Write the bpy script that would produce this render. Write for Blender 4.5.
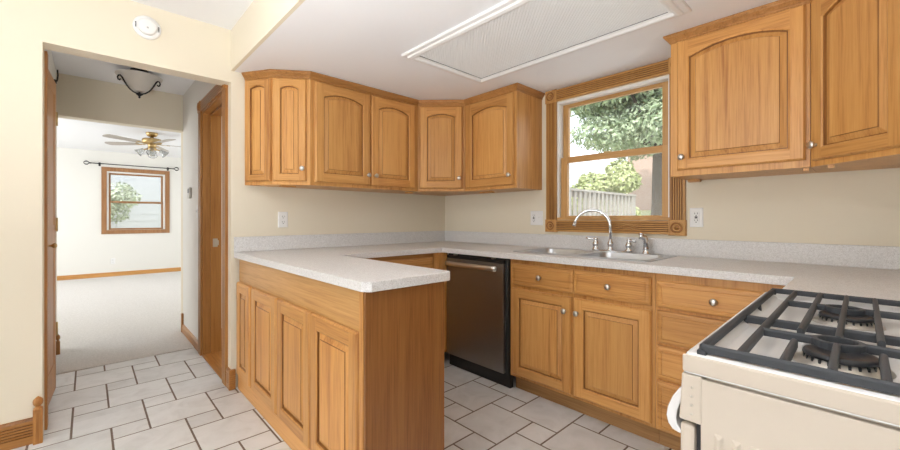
import bpy, bmesh, math, random
from mathutils import Vector, Matrix
random.seed(7)
S = bpy.context.scene
for o in list(bpy.data.objects):
    bpy.data.objects.remove(o)
COL = S.collection
PI = math.pi
R = math.radians

# ------------------------------------------------------------------ camera
EYE = 1.143
cam_d = bpy.data.cameras.new('camera')
cam = bpy.data.objects.new('camera', cam_d)
COL.objects.link(cam)
cam_d.sensor_width = 36.0
cam_d.lens = 386.7 / 900 * 36.0
cam_d.shift_y = -(225 - 218.1) / 900
cam_d.clip_start = 0.02
cam.location = (0, 0, EYE)
cam.rotation_euler = (R(90), 0, R(46.86 - 90))
S.camera = cam

# ------------------------------------------------------------------ world, sun, lights, exposure
W = bpy.data.worlds.new('world')
S.world = W
W.use_nodes = True
bg = W.node_tree.nodes['Background']
bg.inputs[0].default_value = (0.86, 0.93, 1.0, 1)
bg.inputs[1].default_value = 1.9

def lamp(name, kind, loc, rot, energy, color=(1, 1, 1), size=None, size_y=None):
    d = bpy.data.lights.new(name, kind)
    o = bpy.data.objects.new(name, d)
    COL.objects.link(o)
    o.location = loc
    o.rotation_euler = rot
    d.energy = energy
    d.color = color
    if kind == 'AREA':
        d.shape = 'RECTANGLE'
        d.size = size
        d.size_y = size_y or size
    return o

sun = lamp('sun', 'SUN', (0, 0, 20), (R(45), 0, R(-69)), 3.2, (1.0, 0.95, 0.86))
sun.data.angle = R(1.0)
# added fill lights behind the camera, at unseen openings in the dining walls
lamp('fill_light_left', 'AREA', (-6.4, 0.6, 1.15), (R(96), 0, R(-90)), 54, (1.0, 0.97, 0.94), 4.0, 2.0)
lamp('fill_light_rear', 'AREA', (-1.2, -4.85, 1.30), (R(93), 0, 0), 12, (1.0, 0.97, 0.93), 2.8, 1.7)
# warm point light added as unseen fill on the dining side
warm_fill = lamp('fill_light_warm', 'POINT', (-2.9, 1.5, 1.35), (0, 0, 0), 8, (1.0, 0.88, 0.72))
warm_fill.data.shadow_soft_size = .28
# unseen area light without a fixture, added to bounce off the ceiling
up_fill = lamp('fill_light_up', 'AREA', (-0.5, 0.55, 1.0), (R(180), 0, 0), 50, (1.0, 0.98, 0.96), .45)
up_fill.data.shape = 'DISK'
# added area lights brightening the carpeted room; its side walls have no windows
lamp('fill_light_far_left', 'AREA', (-2.9, 7.6, 1.45), (R(90), 0, R(-90)), 70, (0.97, 0.985, 1.0), 2.6, 1.6)
lamp('fill_light_far_right', 'AREA', (3.1, 7.4, 1.45), (R(90), 0, R(90)), 24, (0.97, 0.985, 1.0), 2.0, 1.6)
# fill added in the windowless side room to brighten the hallway
lamp('fill_light_side_room', 'AREA', (2.15, 3.45, 1.35), (R(90), 0, R(90)), 9, (1.0, .98, .95), 1.0, 1.5)
# sky portal in the sink window
por = lamp('sink_window_portal', 'AREA', (2.86, 1.2225, 1.58), (R(90), 0, R(90)), 1, (1, 1, 1), .80, .90)
por.data.cycles.is_portal = True

S.view_settings.view_transform = 'Standard'
S.view_settings.look = 'None'
S.view_settings.gamma = 1.0
S.view_settings.use_curve_mapping = False
S.view_settings.exposure = 0.5

# ------------------------------------------------------------------ mesh helper
class M:
    def __init__(s):
        s.v = []; s.f = []; s.mi = []; s.sm = []
    def add(s, vs, fs, mi=0, smooth=False, mat=None):
        b = len(s.v)
        for p in vs:
            p = Vector(p)
            if mat is not None: p = mat @ p
            s.v.append(tuple(p))
        for f in fs:
            s.f.append([b + i for i in f]); s.mi.append(mi); s.sm.append(smooth)
        return s
    def box(s, x0, x1, y0, y1, z0, z1, mi=0, mat=None):
        x0, x1 = min(x0, x1), max(x0, x1); y0, y1 = min(y0, y1), max(y0, y1); z0, z1 = min(z0, z1), max(z0, z1)
        vs = [(x0,y0,z0),(x1,y0,z0),(x1,y1,z0),(x0,y1,z0),(x0,y0,z1),(x1,y0,z1),(x1,y1,z1),(x0,y1,z1)]
        return s.add(vs, [(0,3,2,1),(4,5,6,7),(0,1,5,4),(1,2,6,5),(2,3,7,6),(3,0,4,7)], mi, False, mat)
    def cbox(s, c, d, mi=0, mat=None):
        return s.box(c[0]-d[0]/2, c[0]+d[0]/2, c[1]-d[1]/2, c[1]+d[1]/2, c[2]-d[2]/2, c[2]+d[2]/2, mi, mat)
    def prism(s, poly, z0, z1, mi=0, mat=None):
        n = len(poly)
        a = sum(poly[i][0]*poly[(i+1)%n][1]-poly[(i+1)%n][0]*poly[i][1] for i in range(n))
        if a < 0: poly = poly[::-1]
        vs = [(p[0],p[1],z0) for p in poly] + [(p[0],p[1],z1) for p in poly]
        fs = [tuple(range(n))[::-1], tuple(range(n, 2*n))] + [(i,(i+1)%n,n+(i+1)%n,n+i) for i in range(n)]
        return s.add(vs, fs, mi, False, mat)
    def loft(s, loops, mi=0, cap0=False, cap1=False, smooth=False, closed=True, mat=None):
        n = len(loops[0]); vs = [p for l in loops for p in l]; fs = []
        for k in range(len(loops)-1):
            for i in range(n if closed else n-1):
                j = (i+1) % n
                fs.append((k*n+i, k*n+j, (k+1)*n+j, (k+1)*n+i))
        s.add(vs, fs, mi, smooth, mat)
        b = len(s.v) - len(vs)
        if cap0: s.f.append([b+i for i in range(n)][::-1]); s.mi.append(mi); s.sm.append(False)
        if cap1: s.f.append([b+(len(loops)-1)*n+i for i in range(n)]); s.mi.append(mi); s.sm.append(False)
        return s
    def tube(s, path, r, n=10, mi=0, smooth=True, cap=True, mat=None):
        path = [Vector(p) for p in path]; rs = r if isinstance(r, (list, tuple)) else [r]*len(path)
        loops = []; u = None
        for i, p in enumerate(path):
            t = (path[min(i+1, len(path)-1)] - path[max(i-1, 0)])
            if t.length < 1e-9: t = Vector((0,0,1))
            t.normalize()
            if u is None:
                a = Vector((0,0,1)) if abs(t.z) < .9 else Vector((1,0,0))
                u = t.cross(a).normalized()
            else:
                u = (u - t*u.dot(t))
                u = u.normalized() if u.length > 1e-6 else t.orthogonal().normalized()
            w = t.cross(u)
            loops.append([p + (u*math.cos(2*PI*k/n) + w*math.sin(2*PI*k/n))*rs[i] for k in range(n)])
        return s.loft(loops, mi, cap, cap, smooth, True, mat)
    def lathe(s, prof, n=24, mi=0, smooth=True, mat=None, cap=True):
        loops = [[(r*math.cos(2*PI*k/n), r*math.sin(2*PI*k/n), z) for k in range(n)] for r, z in prof]
        return s.loft(loops, mi, cap, cap, smooth, True, mat)
    def sweep(s, pts, prof, mi=0, out=1.0, d0=None, d1=None):
        """profile (out, z) along an open 2D polyline with mitred ends; d0/d1 = neighbouring directions"""
        n = len(pts); dirs = []
        for i in range(n-1):
            d = Vector((pts[i+1][0]-pts[i][0], pts[i+1][1]-pts[i][1])); dirs.append(d.normalized())
        loops = []
        for i in range(n):
            a = dirs[i-1] if i > 0 else (Vector(d0).normalized() if d0 else dirs[0])
            b = dirs[i] if i < n-1 else (Vector(d1).normalized() if d1 else dirs[-1])
            na = Vector((a.y, -a.x))*out; nb = Vector((b.y, -b.x))*out
            m = (na+nb); m.normalize(); k = 1/max(.3, m.dot(nb))
            loops.append([(pts[i][0]+m.x*k*o_, pts[i][1]+m.y*k*o_, z) for o_, z in prof])
        return s.loft(loops, mi, True, True, False)
    def build(s, name, mats, parent=None, bevel=0, seg=2, loc=None, rotz=None, world=True, recalc=True):
        me = bpy.data.meshes.new(name)
        vs = s.v
        off = Vector((0,0,0))
        if parent is not None and world:
            off = wloc(parent)
        me.from_pydata([tuple(Vector(p)-off) for p in vs], [], s.f)
        for m in (mats if isinstance(mats, (list, tuple)) else [mats]): me.materials.append(m)
        me.polygons.foreach_set('material_index', s.mi)
        me.polygons.foreach_set('use_smooth', s.sm)
        if recalc:
            bm = bmesh.new(); bm.from_mesh(me); bmesh.ops.recalc_face_normals(bm, faces=bm.faces); bm.to_mesh(me); bm.free()
        me.update()
        o = bpy.data.objects.new(name, me); COL.objects.link(o)
        if parent is not None: o.parent = parent
        if loc is not None: o.location = loc
        if rotz is not None: o.rotation_euler = (0,0,rotz)
        if bevel:
            b = o.modifiers.new('bevel', 'BEVEL'); b.width = bevel; b.segments = seg; b.limit_method = 'ANGLE'; b.angle_limit = R(40)
        return o

def wloc(o):
    v = Vector(o.location)
    while o.parent is not None:
        o = o.parent; v = v + Vector(o.location)
    return v

def thing(name, label, cat, loc=(0,0,0), rotz=0, group=None):
    o = bpy.data.objects.new(name, None); COL.objects.link(o)
    o.empty_display_size = .1
    o.location = loc; o.rotation_euler = (0,0,rotz)
    o['label'] = label; o['category'] = cat
    if group: o['group'] = group
    return o
def tag(o, label, cat, group=None, kind=None):
    o['label'] = label; o['category'] = cat
    if group: o['group'] = group
    if kind: o['kind'] = kind
    return o
def struct(o, label, cat):
    o['kind'] = 'structure'; o['label'] = label; o['category'] = cat
    return o

# ------------------------------------------------------------------ materials
def mat(name, color=(.8,.8,.8), rough=.5, metal=0, spec=.5, **kw):
    m = bpy.data.materials.new(name); m.use_nodes = True
    p = m.node_tree.nodes['Principled BSDF']
    p.inputs['Base Color'].default_value = (*color, 1)
    p.inputs['Roughness'].default_value = rough
    p.inputs['Metallic'].default_value = metal
    p.inputs['Specular IOR Level'].default_value = spec
    for k, v in kw.items(): p.inputs[k].default_value = v
    return m
def nt(m): return m.node_tree, m.node_tree.nodes, m.node_tree.links, m.node_tree.nodes['Principled BSDF']
def ramp(N, stops):
    r = N.new('ShaderNodeValToRGB'); e = r.color_ramp.elements
    while len(e) < len(stops): e.new(.5)
    for i, (p, c) in enumerate(stops):
        e[i].position = p; e[i].color = (*c, 1)
    return r
def tex_coord(N, L, scale=(1,1,1), kind='Object', rot=(0,0,0)):
    tc = N.new('ShaderNodeTexCoord'); mp = N.new('ShaderNodeMapping')
    mp.inputs['Scale'].default_value = scale; mp.inputs['Rotation'].default_value = rot
    L.new(tc.outputs[kind], mp.inputs['Vector'])
    return mp
def noise(N, L, mp, scale, detail=4, rough=.55, dist=0):
    n = N.new('ShaderNodeTexNoise'); n.inputs['Scale'].default_value = scale; n.inputs['Detail'].default_value = detail
    n.inputs['Roughness'].default_value = rough; n.inputs['Distortion'].default_value = dist
    L.new(mp.outputs[0], n.inputs['Vector']); return n
def bump(N, L, src, p, strength=.2, dist=.002):
    b = N.new('ShaderNodeBump'); b.inputs['Strength'].default_value = strength; b.inputs['Distance'].default_value = dist
    L.new(src, b.inputs['Height']); L.new(b.outputs[0], p.inputs['Normal'])

def oak(name, axis, light=(.68,.358,.115), mid=(.60,.293,.086), dark=(.42,.172,.045), rough=.36):
    m = mat(name, mid, rough, spec=.45)
    t, N, L, p = nt(m)
    oi = N.new('ShaderNodeObjectInfo')
    mu = N.new('ShaderNodeMath'); mu.operation = 'MULTIPLY'; mu.inputs[1].default_value = 40
    L.new(oi.outputs['Random'], mu.inputs[0])
    def layer(across, along, detail, rough_, dist):
        sc = [across]*3; sc['xyz'.index(axis)] = along
        mp = tex_coord(N, L, sc)
        ad = N.new('ShaderNodeVectorMath'); ad.operation = 'ADD'
        L.new(mp.outputs[0], ad.inputs[0]); L.new(mu.outputs[0], ad.inputs[1])
        return noise(N, L, ad, 1.0, detail, rough_, dist).outputs['Fac']
    fine = layer(150, 5, 3, .6, .2)        # pores
    band = layer(30, 1.1, 4, .55, .9)      # growth rings
    board = layer(5, .25, 1, .4, .3)       # glued-up staves
    def madd(a_, k, b_):
        n = N.new('ShaderNodeMath'); n.operation = 'MULTIPLY_ADD'; n.inputs[1].default_value = k
        L.new(a_, n.inputs[0])
        if b_ is None: n.inputs[2].default_value = 0
        else: L.new(b_, n.inputs[2])
        return n.outputs[0]
    f = madd(fine, .36, madd(band, .40, madd(board, .24, None)))
    r = ramp(N, [(.36, dark), (.47, mid), (.59, light)])
    L.new(f, r.inputs[0])
    hs = N.new('ShaderNodeHueSaturation')
    mr = N.new('ShaderNodeMapRange'); mr.inputs['To Min'].default_value = .90; mr.inputs['To Max'].default_value = 1.08
    L.new(oi.outputs['Random'], mr.inputs['Value']); L.new(mr.outputs[0], hs.inputs['Value']); L.new(r.outputs[0], hs.inputs['Color'])
    L.new(hs.outputs[0], p.inputs['Base Color'])
    bump(N, L, fine, p, .10, .0008)
    return m
OAKZ = oak('honey_oak_vertical_grain', 'z')
OAKX = oak('honey_oak_horizontal_grain', 'x')
OAKY = oak('honey_oak_lengthwise_grain', 'y')
D = dict(light=(.46,.215,.058), mid=(.37,.158,.038), dark=(.245,.095,.022))
GROOVEW = oak('oak_dark_groove', 'z', (.37,.165,.046), (.28,.115,.03), (.18,.07,.018))  # darker oak for door grooves, flutes and rosette rings
DOAKZ = oak('golden_oak_trim_vertical', 'z', **D)
DOAKX = oak('golden_oak_trim_horizontal', 'x', **D)
DOAKY = oak('golden_oak_trim_lengthwise', 'y', **D)
C2 = dict(light=(.60,.35,.135), mid=(.52,.285,.10), dark=(.37,.18,.058))
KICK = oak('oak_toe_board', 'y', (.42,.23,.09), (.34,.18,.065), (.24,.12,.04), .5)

def paint(name, col, rough=.6):
    m = mat(name, col, rough, spec=.25)
    t, N, L, p = nt(m)
    mp = tex_coord(N, L); n = noise(N, L, mp, 160, 3); bump(N, L, n.outputs['Fac'], p, .06, .001)
    return m
WALL = paint('cream_wall_paint', (.80,.735,.595))
CEIL = paint('white_ceiling_paint', (.90,.912,.94))
FARWALL = paint('off_white_wall_paint', (.82,.81,.765))
WHITE = mat('white_plastic', (.85,.85,.84), .35)
VINYL = mat('white_vinyl', (.82,.82,.80), .4)
BLACK = mat('black_plastic', (.015,.015,.016), .4)
SLOT = mat('dark_slot', (.03,.03,.03), .6)
NICKEL = mat('satin_nickel', (.62,.60,.57), .28, 1)
CHROME = mat('chrome', (.78,.79,.80), .10, 1)
BRASS = mat('antique_brass', (.50,.36,.17), .32, 1)
IRON = mat('wrought_iron', (.02,.02,.022), .45, .4)

def steel(name, col, rough, axis):
    m = mat(name, col, rough, 1)
    t, N, L, p = nt(m)
    sc = [300,300,300]; sc['xyz'.index(axis)] = 3
    mp = tex_coord(N, L, sc); n = noise(N, L, mp, 1, 3)
    r = N.new('ShaderNodeMapRange'); r.inputs['To Min'].default_value = rough-.05; r.inputs['To Max'].default_value = rough+.08
    L.new(n.outputs['Fac'], r.inputs['Value']); L.new(r.outputs[0], p.inputs['Roughness'])
    return m
STEEL = steel('brushed_stainless_steel', (.54,.555,.58), .28, 'y')
DWSTEEL = steel('dark_stainless_steel', (.33,.318,.308), .36, 'z')
HANDLE = steel('stainless_handle', (.72,.69,.65), .3, 'y')

def laminate():
    m = mat('speckled_laminate', (.7,.68,.66), .42, spec=.4)
    t, N, L, p = nt(m)
    mp = tex_coord(N, L)
    v = N.new('ShaderNodeTexVoronoi'); v.inputs['Scale'].default_value = 480; L.new(mp.outputs[0], v.inputs['Vector'])
    bw = N.new('ShaderNodeSeparateColor'); L.new(v.outputs['Color'], bw.inputs[0])
    r = ramp(N, [(.0, (.46,.44,.43)), (.14, (.66,.645,.63)), (.5, (.745,.735,.725)), (.9, (.82,.815,.81))])
    L.new(bw.outputs[0], r.inputs[0])
    n = noise(N, L, mp, 120, 2)
    mx = N.new('ShaderNodeMix'); mx.data_type = 'RGBA'; mx.inputs['Factor'].default_value = .25
    r2 = ramp(N, [(.4,(.58,.565,.55)),(.6,(.84,.835,.83))]); L.new(n.outputs['Fac'], r2.inputs[0])
    L.new(r.outputs[0], mx.inputs['A']); L.new(r2.outputs[0], mx.inputs['B']); L.new(mx.outputs['Result'], p.inputs['Base Color'])
    return m
LAM = laminate()

def tile_mat():
    m = mat('pale_ceramic_tile', (.7,.68,.66), .38, spec=.4)
    t, N, L, p = nt(m)
    g = N.new('ShaderNodeNewGeometry')
    mp = tex_coord(N, L, (1,1,1)); n = noise(N, L, mp, 7, 6, .6, .8)
    r = ramp(N, [(.30,(.64,.64,.63)),(.5,(.73,.735,.73)),(.72,(.79,.795,.795))]); L.new(n.outputs['Fac'], r.inputs[0])
    hs = N.new('ShaderNodeHueSaturation'); mr = N.new('ShaderNodeMapRange')
    mr.inputs['To Min'].default_value = .92; mr.inputs['To Max'].default_value = 1.06
    L.new(g.outputs['Random Per Island'], mr.inputs['Value']); L.new(mr.outputs[0], hs.inputs['Value'])
    L.new(r.outputs[0], hs.inputs['Color']); L.new(hs.outputs[0], p.inputs['Base Color'])
    bump(N, L, n.outputs['Fac'], p, .1, .003)
    return m
TILE = tile_mat()
GROUT = mat('brown_grout', (.21,.165,.135), .9, spec=.1)
def carpet_mat():
    m = mat('beige_carpet', (.6,.57,.53), 1.0, spec=.05)
    t, N, L, p = nt(m)
    mp = tex_coord(N, L); n = noise(N, L, mp, 90, 4, .7); n2 = noise(N, L, mp, 2.2, 3)
    r = ramp(N, [(.3,(.66,.63,.59)),(.7,(.84,.81,.775))]); L.new(n.outputs['Fac'], r.inputs[0])
    L.new(r.outputs[0], p.inputs['Base Color'])
    bump(N, L, n.outputs['Fac'], p, .8, .012)
    return m
CARPET = carpet_mat()

def glass(name, refl=.06, tint=(1,1,1)):
    m = bpy.data.materials.new(name); m.use_nodes = True
    N = m.node_tree.nodes; L = m.node_tree.links
    for n in list(N): N.remove(n)
    o = N.new('ShaderNodeOutputMaterial'); t = N.new('ShaderNodeBsdfTransparent'); g = N.new('ShaderNodeBsdfGlossy')
    t.inputs[0].default_value = (*tint,1); g.inputs['Roughness'].default_value = .02
    mx = N.new('ShaderNodeMixShader'); mx.inputs[0].default_value = refl
    L.new(t.outputs[0], mx.inputs[1]); L.new(g.outputs[0], mx.inputs[2]); L.new(mx.outputs[0], o.inputs[0])
    return m
GLASS = glass('window_glass', .06)
def mesh_screen(name, cover, col):
    m = bpy.data.materials.new(name); m.use_nodes = True
    N = m.node_tree.nodes; L = m.node_tree.links
    for n in list(N): N.remove(n)
    o = N.new('ShaderNodeOutputMaterial'); t = N.new('ShaderNodeBsdfTransparent'); d = N.new('ShaderNodeBsdfDiffuse')
    d.inputs[0].default_value = (*col,1)
    mx = N.new('ShaderNodeMixShader'); mx.inputs[0].default_value = cover
    L.new(t.outputs[0], mx.inputs[1]); L.new(d.outputs[0], mx.inputs[2]); L.new(mx.outputs[0], o.inputs[0])
    return m
SCREEN = mesh_screen('insect_screen_mesh', .09, (.62,.64,.66))
FSHADE = mat('frosted_alabaster_glass', (.80,.79,.74), .35, **{'Transmission Weight': .15})

# ------------------------------------------------------------------ dimensions
XW, YA = 2.64, 2.89          # window wall, back wall
HX0, HX1 = -.17, .70; HW = -.195         # hallway
YH = 4.67                    # far end of hallway
LOW, HIGH = 2.13, 2.40       # ceilings
YR = -.46                    # wall behind range
YF = 10.05                   # far room back wall

# ------------------------------------------------------------------ floor
def build_floor():
    mx, my = .1572, .1535
    X0, Y0 = .408, 3.414
    g = .0048
    m = M()
    rects = [(-1.9, XW, -2.2, YA), (HX0, HX1, YA, YA+.12), (HW, HX1, YA+.12, 4.03)]
    def tile(a0, a1, b0, b1):
        a0 += g; a1 -= g; b0 += g; b1 -= g
        for (rx0, rx1, ry0, ry1) in rects:
            x0, x1, y0, y1 = max(a0, rx0), min(a1, rx1), max(b0, ry0), min(b1, ry1)
            if x1-x0 < .004 or y1-y0 < .004: continue
            e = .0015
            lo = [(x0,y0,-.006),(x1,y0,-.006),(x1,y1,-.006),(x0,y1,-.006)]
            l1 = [(x0,y0,-.0008),(x1,y0,-.0008),(x1,y1,-.0008),(x0,y1,-.0008)]
            hi = [(x0+e,y0+e,0),(x1-e,y0+e,0),(x1-e,y1-e,0),(x0+e,y1-e,0)]
            m.loft([lo, l1, hi], 1, False, True)
    for k in range(-17, 17):
        for j in range(-10, 3):
            t = 2*k + 5*j
            tile(X0+(k-1)*mx, X0+(k+1)*mx, Y0+t*my, Y0+(t+2)*my)
            tile(X0+k*mx, X0+(k+1)*mx, Y0+(t+4)*my, Y0+(t+5)*my)
    m.box(-6.5, XW+.16, -5.0, YA+.0, -.08, -.0014, 0)
    m.box(HX0, HX1, YA, YA+.12, -.08, -.0014, 0); m.box(HW, HX1, YA+.12, 4.03, -.08, -.0014, 0)
    struct(m.build('floor', [GROUT, TILE], recalc=False), 'pale ceramic tile floor laid in large and small squares', 'floor')
build_floor()
m = M().box(HW, HX1, 4.03, YH+.12, -.08, .004).box(-3.0, 3.2, YH+.12, YF, -.08, .004)
struct(m.build('floor', CARPET), 'beige carpet in the hallway end and far room', 'carpet')
m = M().box(HX1, 2.2, 3.01, 4.55, -.08, 0.0)
struct(m.build('floor', DOAKX), 'oak floor of the side room beyond the hallway door', 'floor')

# ------------------------------------------------------------------ walls
def W_(name, boxes, label, material=WALL):
    m = M()
    for b in boxes: m.box(*b)
    return struct(m.build(name, material), label, 'wall')
W_('wall_back', [(HX1, XW+.16, YA, YA+.12, 0, HIGH), (HX0, HX1, YA, YA+.12, 2.052, HIGH), (-6.5, HX0, YA, YA+.12, 0, HIGH)], 'cream wall with the wide hallway opening and the upper cabinets')
wy0, wy1, wz0, wz1 = .812, 1.606, 1.132, 2.032      # window opening
W_('wall_right', [(XW, XW+.16, YR-.12, wy0, 0, HIGH), (XW, XW+.16, wy1, YA, 0, HIGH), (XW, XW+.16, wy0, wy1, 0, wz0), (XW, XW+.16, wy0, wy1, wz1, HIGH)], 'cream kitchen wall holding the sink window')
W_('wall_front', [(.60, XW, YR-.12, YR, 0, HIGH)], 'cream wall behind the range')
W_('wall_front', [(.60, .72, -5.0, YR-.12, 0, HIGH), (-6.5, -2.6, -5.1, -5.0, 0, HIGH), (.2, .72, -5.1, -5.0, 0, HIGH), (-2.6, .2, -5.1, -5.0, 0, .4), (-2.6, .2, -5.1, -5.0, 2.2, HIGH)], 'cream dining wall with a wide window opening')
W_('wall_left', [(-6.6, -6.5, -5.0, -1.8, 0, HIGH), (-6.6, -6.5, 2.2, YA, 0, HIGH), (-6.6, -6.5, -1.8, 2.2, 2.25, HIGH)], 'cream dining wall with patio door opening')
# hallway
W_('wall_right', [(HX1, HX1+.13, YA+.12, 3.05, 0, HIGH), (HX1, HX1+.13, 3.76, YH, 0, HIGH), (HX1, HX1+.13, 3.05, 3.76, 2.03, HIGH)], 'off-white hallway wall with the oak-framed doorway', FARWALL)
W_('wall_left', [(HW-.13, HW, YA+.12, YH, 0, HIGH)], 'off-white hallway wall behind the folding door', FARWALL)
W_('wall_back', [(HW-.13, HX1+.13, YH, YH+.12, 2.018, HIGH+.1), (-3.0, HW, YH, YH+.12, 0, HIGH+.1), (HX1, 3.2, YH, YH+.12, 0, HIGH+.1)], 'beige header wall at the end of the hallway', WALL)
# far room
fx0, fx1, fz0, fz1 = .27, 1.19, .90, 2.06
W_('wall_back', [(-3.0, fx0, YF, YF+.14, 0, 2.5), (fx1, 3.2, YF, YF+.14, 0, 2.5), (fx0, fx1, YF, YF+.14, 0, fz0), (fx0, fx1, YF, YF+.14, fz1, 2.5)], 'off-white far room wall with a small oak window', FARWALL)
W_('wall_left', [(-3.1, -3.0, YH, YF, 0, 2.5)], 'off-white side wall of the far room', FARWALL)
W_('wall_right', [(3.2, 3.3, YH, YF, 0, 2.5)], 'off-white opposite side wall of the far room', FARWALL)
# side room beyond the hallway door
W_('wall_right', [(2.2, 2.3, 3.01, 4.67, 0, HIGH), (HX1+.13, 2.2, 4.55, 4.67, 0, HIGH)], 'grey-lit wall of the side room beyond the hallway door', FARWALL)

# ceilings
def C_(boxes, label):
    m = M()
    for b in boxes: m.box(*b)
    struct(m.build('ceiling', CEIL), label, 'ceiling')
C_([(-6.6, HX1+.02, -5.1, YA, HIGH, HIGH+.1)], 'white higher ceiling over the dining side')
C_([(HX1+.02, XW+.16, YR-.12, YA, LOW, HIGH+.1)], 'white dropped ceiling over the kitchen')
m = M().box(HX1, HX1+.02, YR-.12, YA, LOW, HIGH)
struct(m.build('wall_left', WALL), 'cream side face of the dropped kitchen ceiling', 'soffit')
C_([(HW, HX1, YA+.12, YH, 2.375, HIGH+.1)], 'white hallway ceiling')
C_([(HX1+.13, 2.2, 3.01, 4.55, HIGH, HIGH+.1)], 'white ceiling of the side room')
C_([(-3.0, 3.2, YH, YF, 2.44, 2.54)], 'white far room ceiling')

# ------------------------------------------------------------------ baseboards and casings
def fluted_profile(w, d, flutes, groove=.0055):
    """(across, out) outline of a fluted casing face from 0..w"""
    p = [(0,0),(0,d)]
    b = .010
    p += [(b, d)]
    fw = (w-2*b)/flutes
    for i in range(flutes):
        a = b+i*fw
        p += [(a+.28*fw, d),(a+.5*fw, d-groove),(a+.72*fw, d),(a+fw, d)]
    p += [(w,d),(w,0)]
    return p
def extrude(m, prof, l0, l1, fn, mi=0):
    """profile points (a,b) extruded along t; fn(a,b,t)->xyz"""
    s0 = len(m.mi)
    m.loft([[fn(a,b,l0) for a,b in prof],[fn(a,b,l1) for a,b in prof]], mi, True, True)
    n = len(prof)
    for i in range(n):
        p_, q_ = prof[i], prof[(i+1) % n]
        for k in (0, 1):          # the flute bottoms take the darker oak
            if abs(p_[k]-q_[k]) > .003 and .002 < abs(p_[1-k]-q_[1-k]) < .006: m.mi[s0+i] = 1

def rosette(name, parent, c, facing, s=.1, d=.024, material=None):
    """square corner block with a turned bullseye; facing '-x' or '-y'"""
    m = M()
    if facing == '-x':
        T = Matrix.Translation(c) @ Matrix.Rotation(R(-90), 4, 'Z')
    else:
        T = Matrix.Translation(c)
    h = s/2
    m.loft([[(-h,0,-h),(h,0,-h),(h,0,h),(-h,0,h)],[(-h,-d,-h),(h,-d,-h),(h,-d,h),(-h,-d,h)],[(-h+.004,-d-.002,-h+.004),(h-.004,-d-.002,-h+.004),(h-.004,-d-.002,h-.004),(-h+.004,-d-.002,h-.004)]], 0, True, True, mat=T)
    rr = s*.40
    prof = [(rr,0),(rr*.98,.005),(rr*.88,.006),(rr*.80,.001),(rr*.66,.001),(rr*.58,.006),(rr*.48,.006),(rr*.40,.001),(rr*.26,.002),(rr*.16,.006),(rr*.02,.007)]
    TT = T @ Matrix.Translation((0,-d-.0015,0)) @ Matrix.Rotation(R(90), 4, 'X')
    for i0, i1, mi_ in ((0,3,0),(2,6,1),(5,8,0),(7,10,1),(9,11,0)):
        m.lathe(prof[i0:i1], 22, mi_, True, TT, cap=(i1 == 11))
    return m.build(name, [material or DOAKZ, GROOVEW], parent)

# kitchen left wall baseboard (fluted) with finial block
base_prof = [(0,0),(.016,0),(.016,.040),(.0095,.043),(.016,.046),(.016,.054),(.0095,.057),(.016,.060),(.016,.068),(.0095,.071),(.016,.074),(.016,.082),(.0095,.085),(.016,.088),(.016,.096),(.0095,.099),(.016,.102),(.016,.118),(.011,.126),(.004,.130),(0,.130)]
bt = M()
extrude(bt, base_prof, -1.9, -.2015, lambda a,b,t: (t, YA-a, b))
struct(bt.build('baseboard_left', [DOAKX, GROOVEW]), 'fluted oak baseboard along the cream wall left of the hallway', 'baseboard')
def finial_block(x, y, label, h=.175, w=.03):
    m = M()
    m.box(x-w/2, x+w/2, y-w/2, y+w/2, 0, h)
    for k in (-1, 1):
        m.box(x+k*w*.22-.003, x+k*w*.22+.003, y-w/2-.002, y-w/2, .012, h-.012)
    m.lathe([(w*.50,h),(w*.42,h+.006),(w*.28,h+.010),(w*.30,h+.014),(w*.50,h+.022),(w*.56,h+.034),(w*.50,h+.046),(w*.28,h+.055),(w*.10,h+.060),(.001,h+.062)], 16, 0, True, Matrix.Translation((x,y,0)))
    o = m.build('trim_1', DOAKZ, bevel=.0015)
    struct(o, label, 'corner block')
finial_block(-.184, YA-.020, 'oak corner block with a turned finial at the near hallway corner', .175, .035)
finial_block(HW+.014, 4.60, 'oak corner block with a turned finial low at the hallway far end', .11, .026)
# wall end base block by the peninsula (fluted on both faces)
m = M()
extrude(m, base_prof, YA-.018, 2.955, lambda a,b,t: (HX1-a, t, b))
m.box(HX1-.0165, .722, YA-.024, YA-.002, 0, .131)
for k in range(5): m.box(HX1-.0169, .7222, YA-.0244, YA-.0238, .041+.014*k, .045+.014*k, 1)
struct(m.build('baseboard_back', [DOAKY, GROOVEW]), 'fluted oak baseboard return wrapping the wall end by the peninsula', 'baseboard')
# hallway right base + far room base
plain = [(0,0),(.014,0),(.014,.062),(.010,.066),(.012,.072),(.008,.080),(.003,.085),(0,.085)]
m = M()
extrude(m, plain, 3.862, YH, lambda a,b,t: (HX1-a, t, b))
m.box(HX1-.018, HX1, YH-.03, YH+.004, 0, .19)
struct(m.build('baseboard_right', DOAKY), 'oak baseboard along the hallway right wall', 'baseboard')
m = M(); extrude(m, plain, -3.0, 3.2, lambda a,b,t: (t, YF-a, b))
struct(m.build('baseboard_back', OAKX), 'oak baseboard along the far room wall under its window', 'baseboard')

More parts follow.
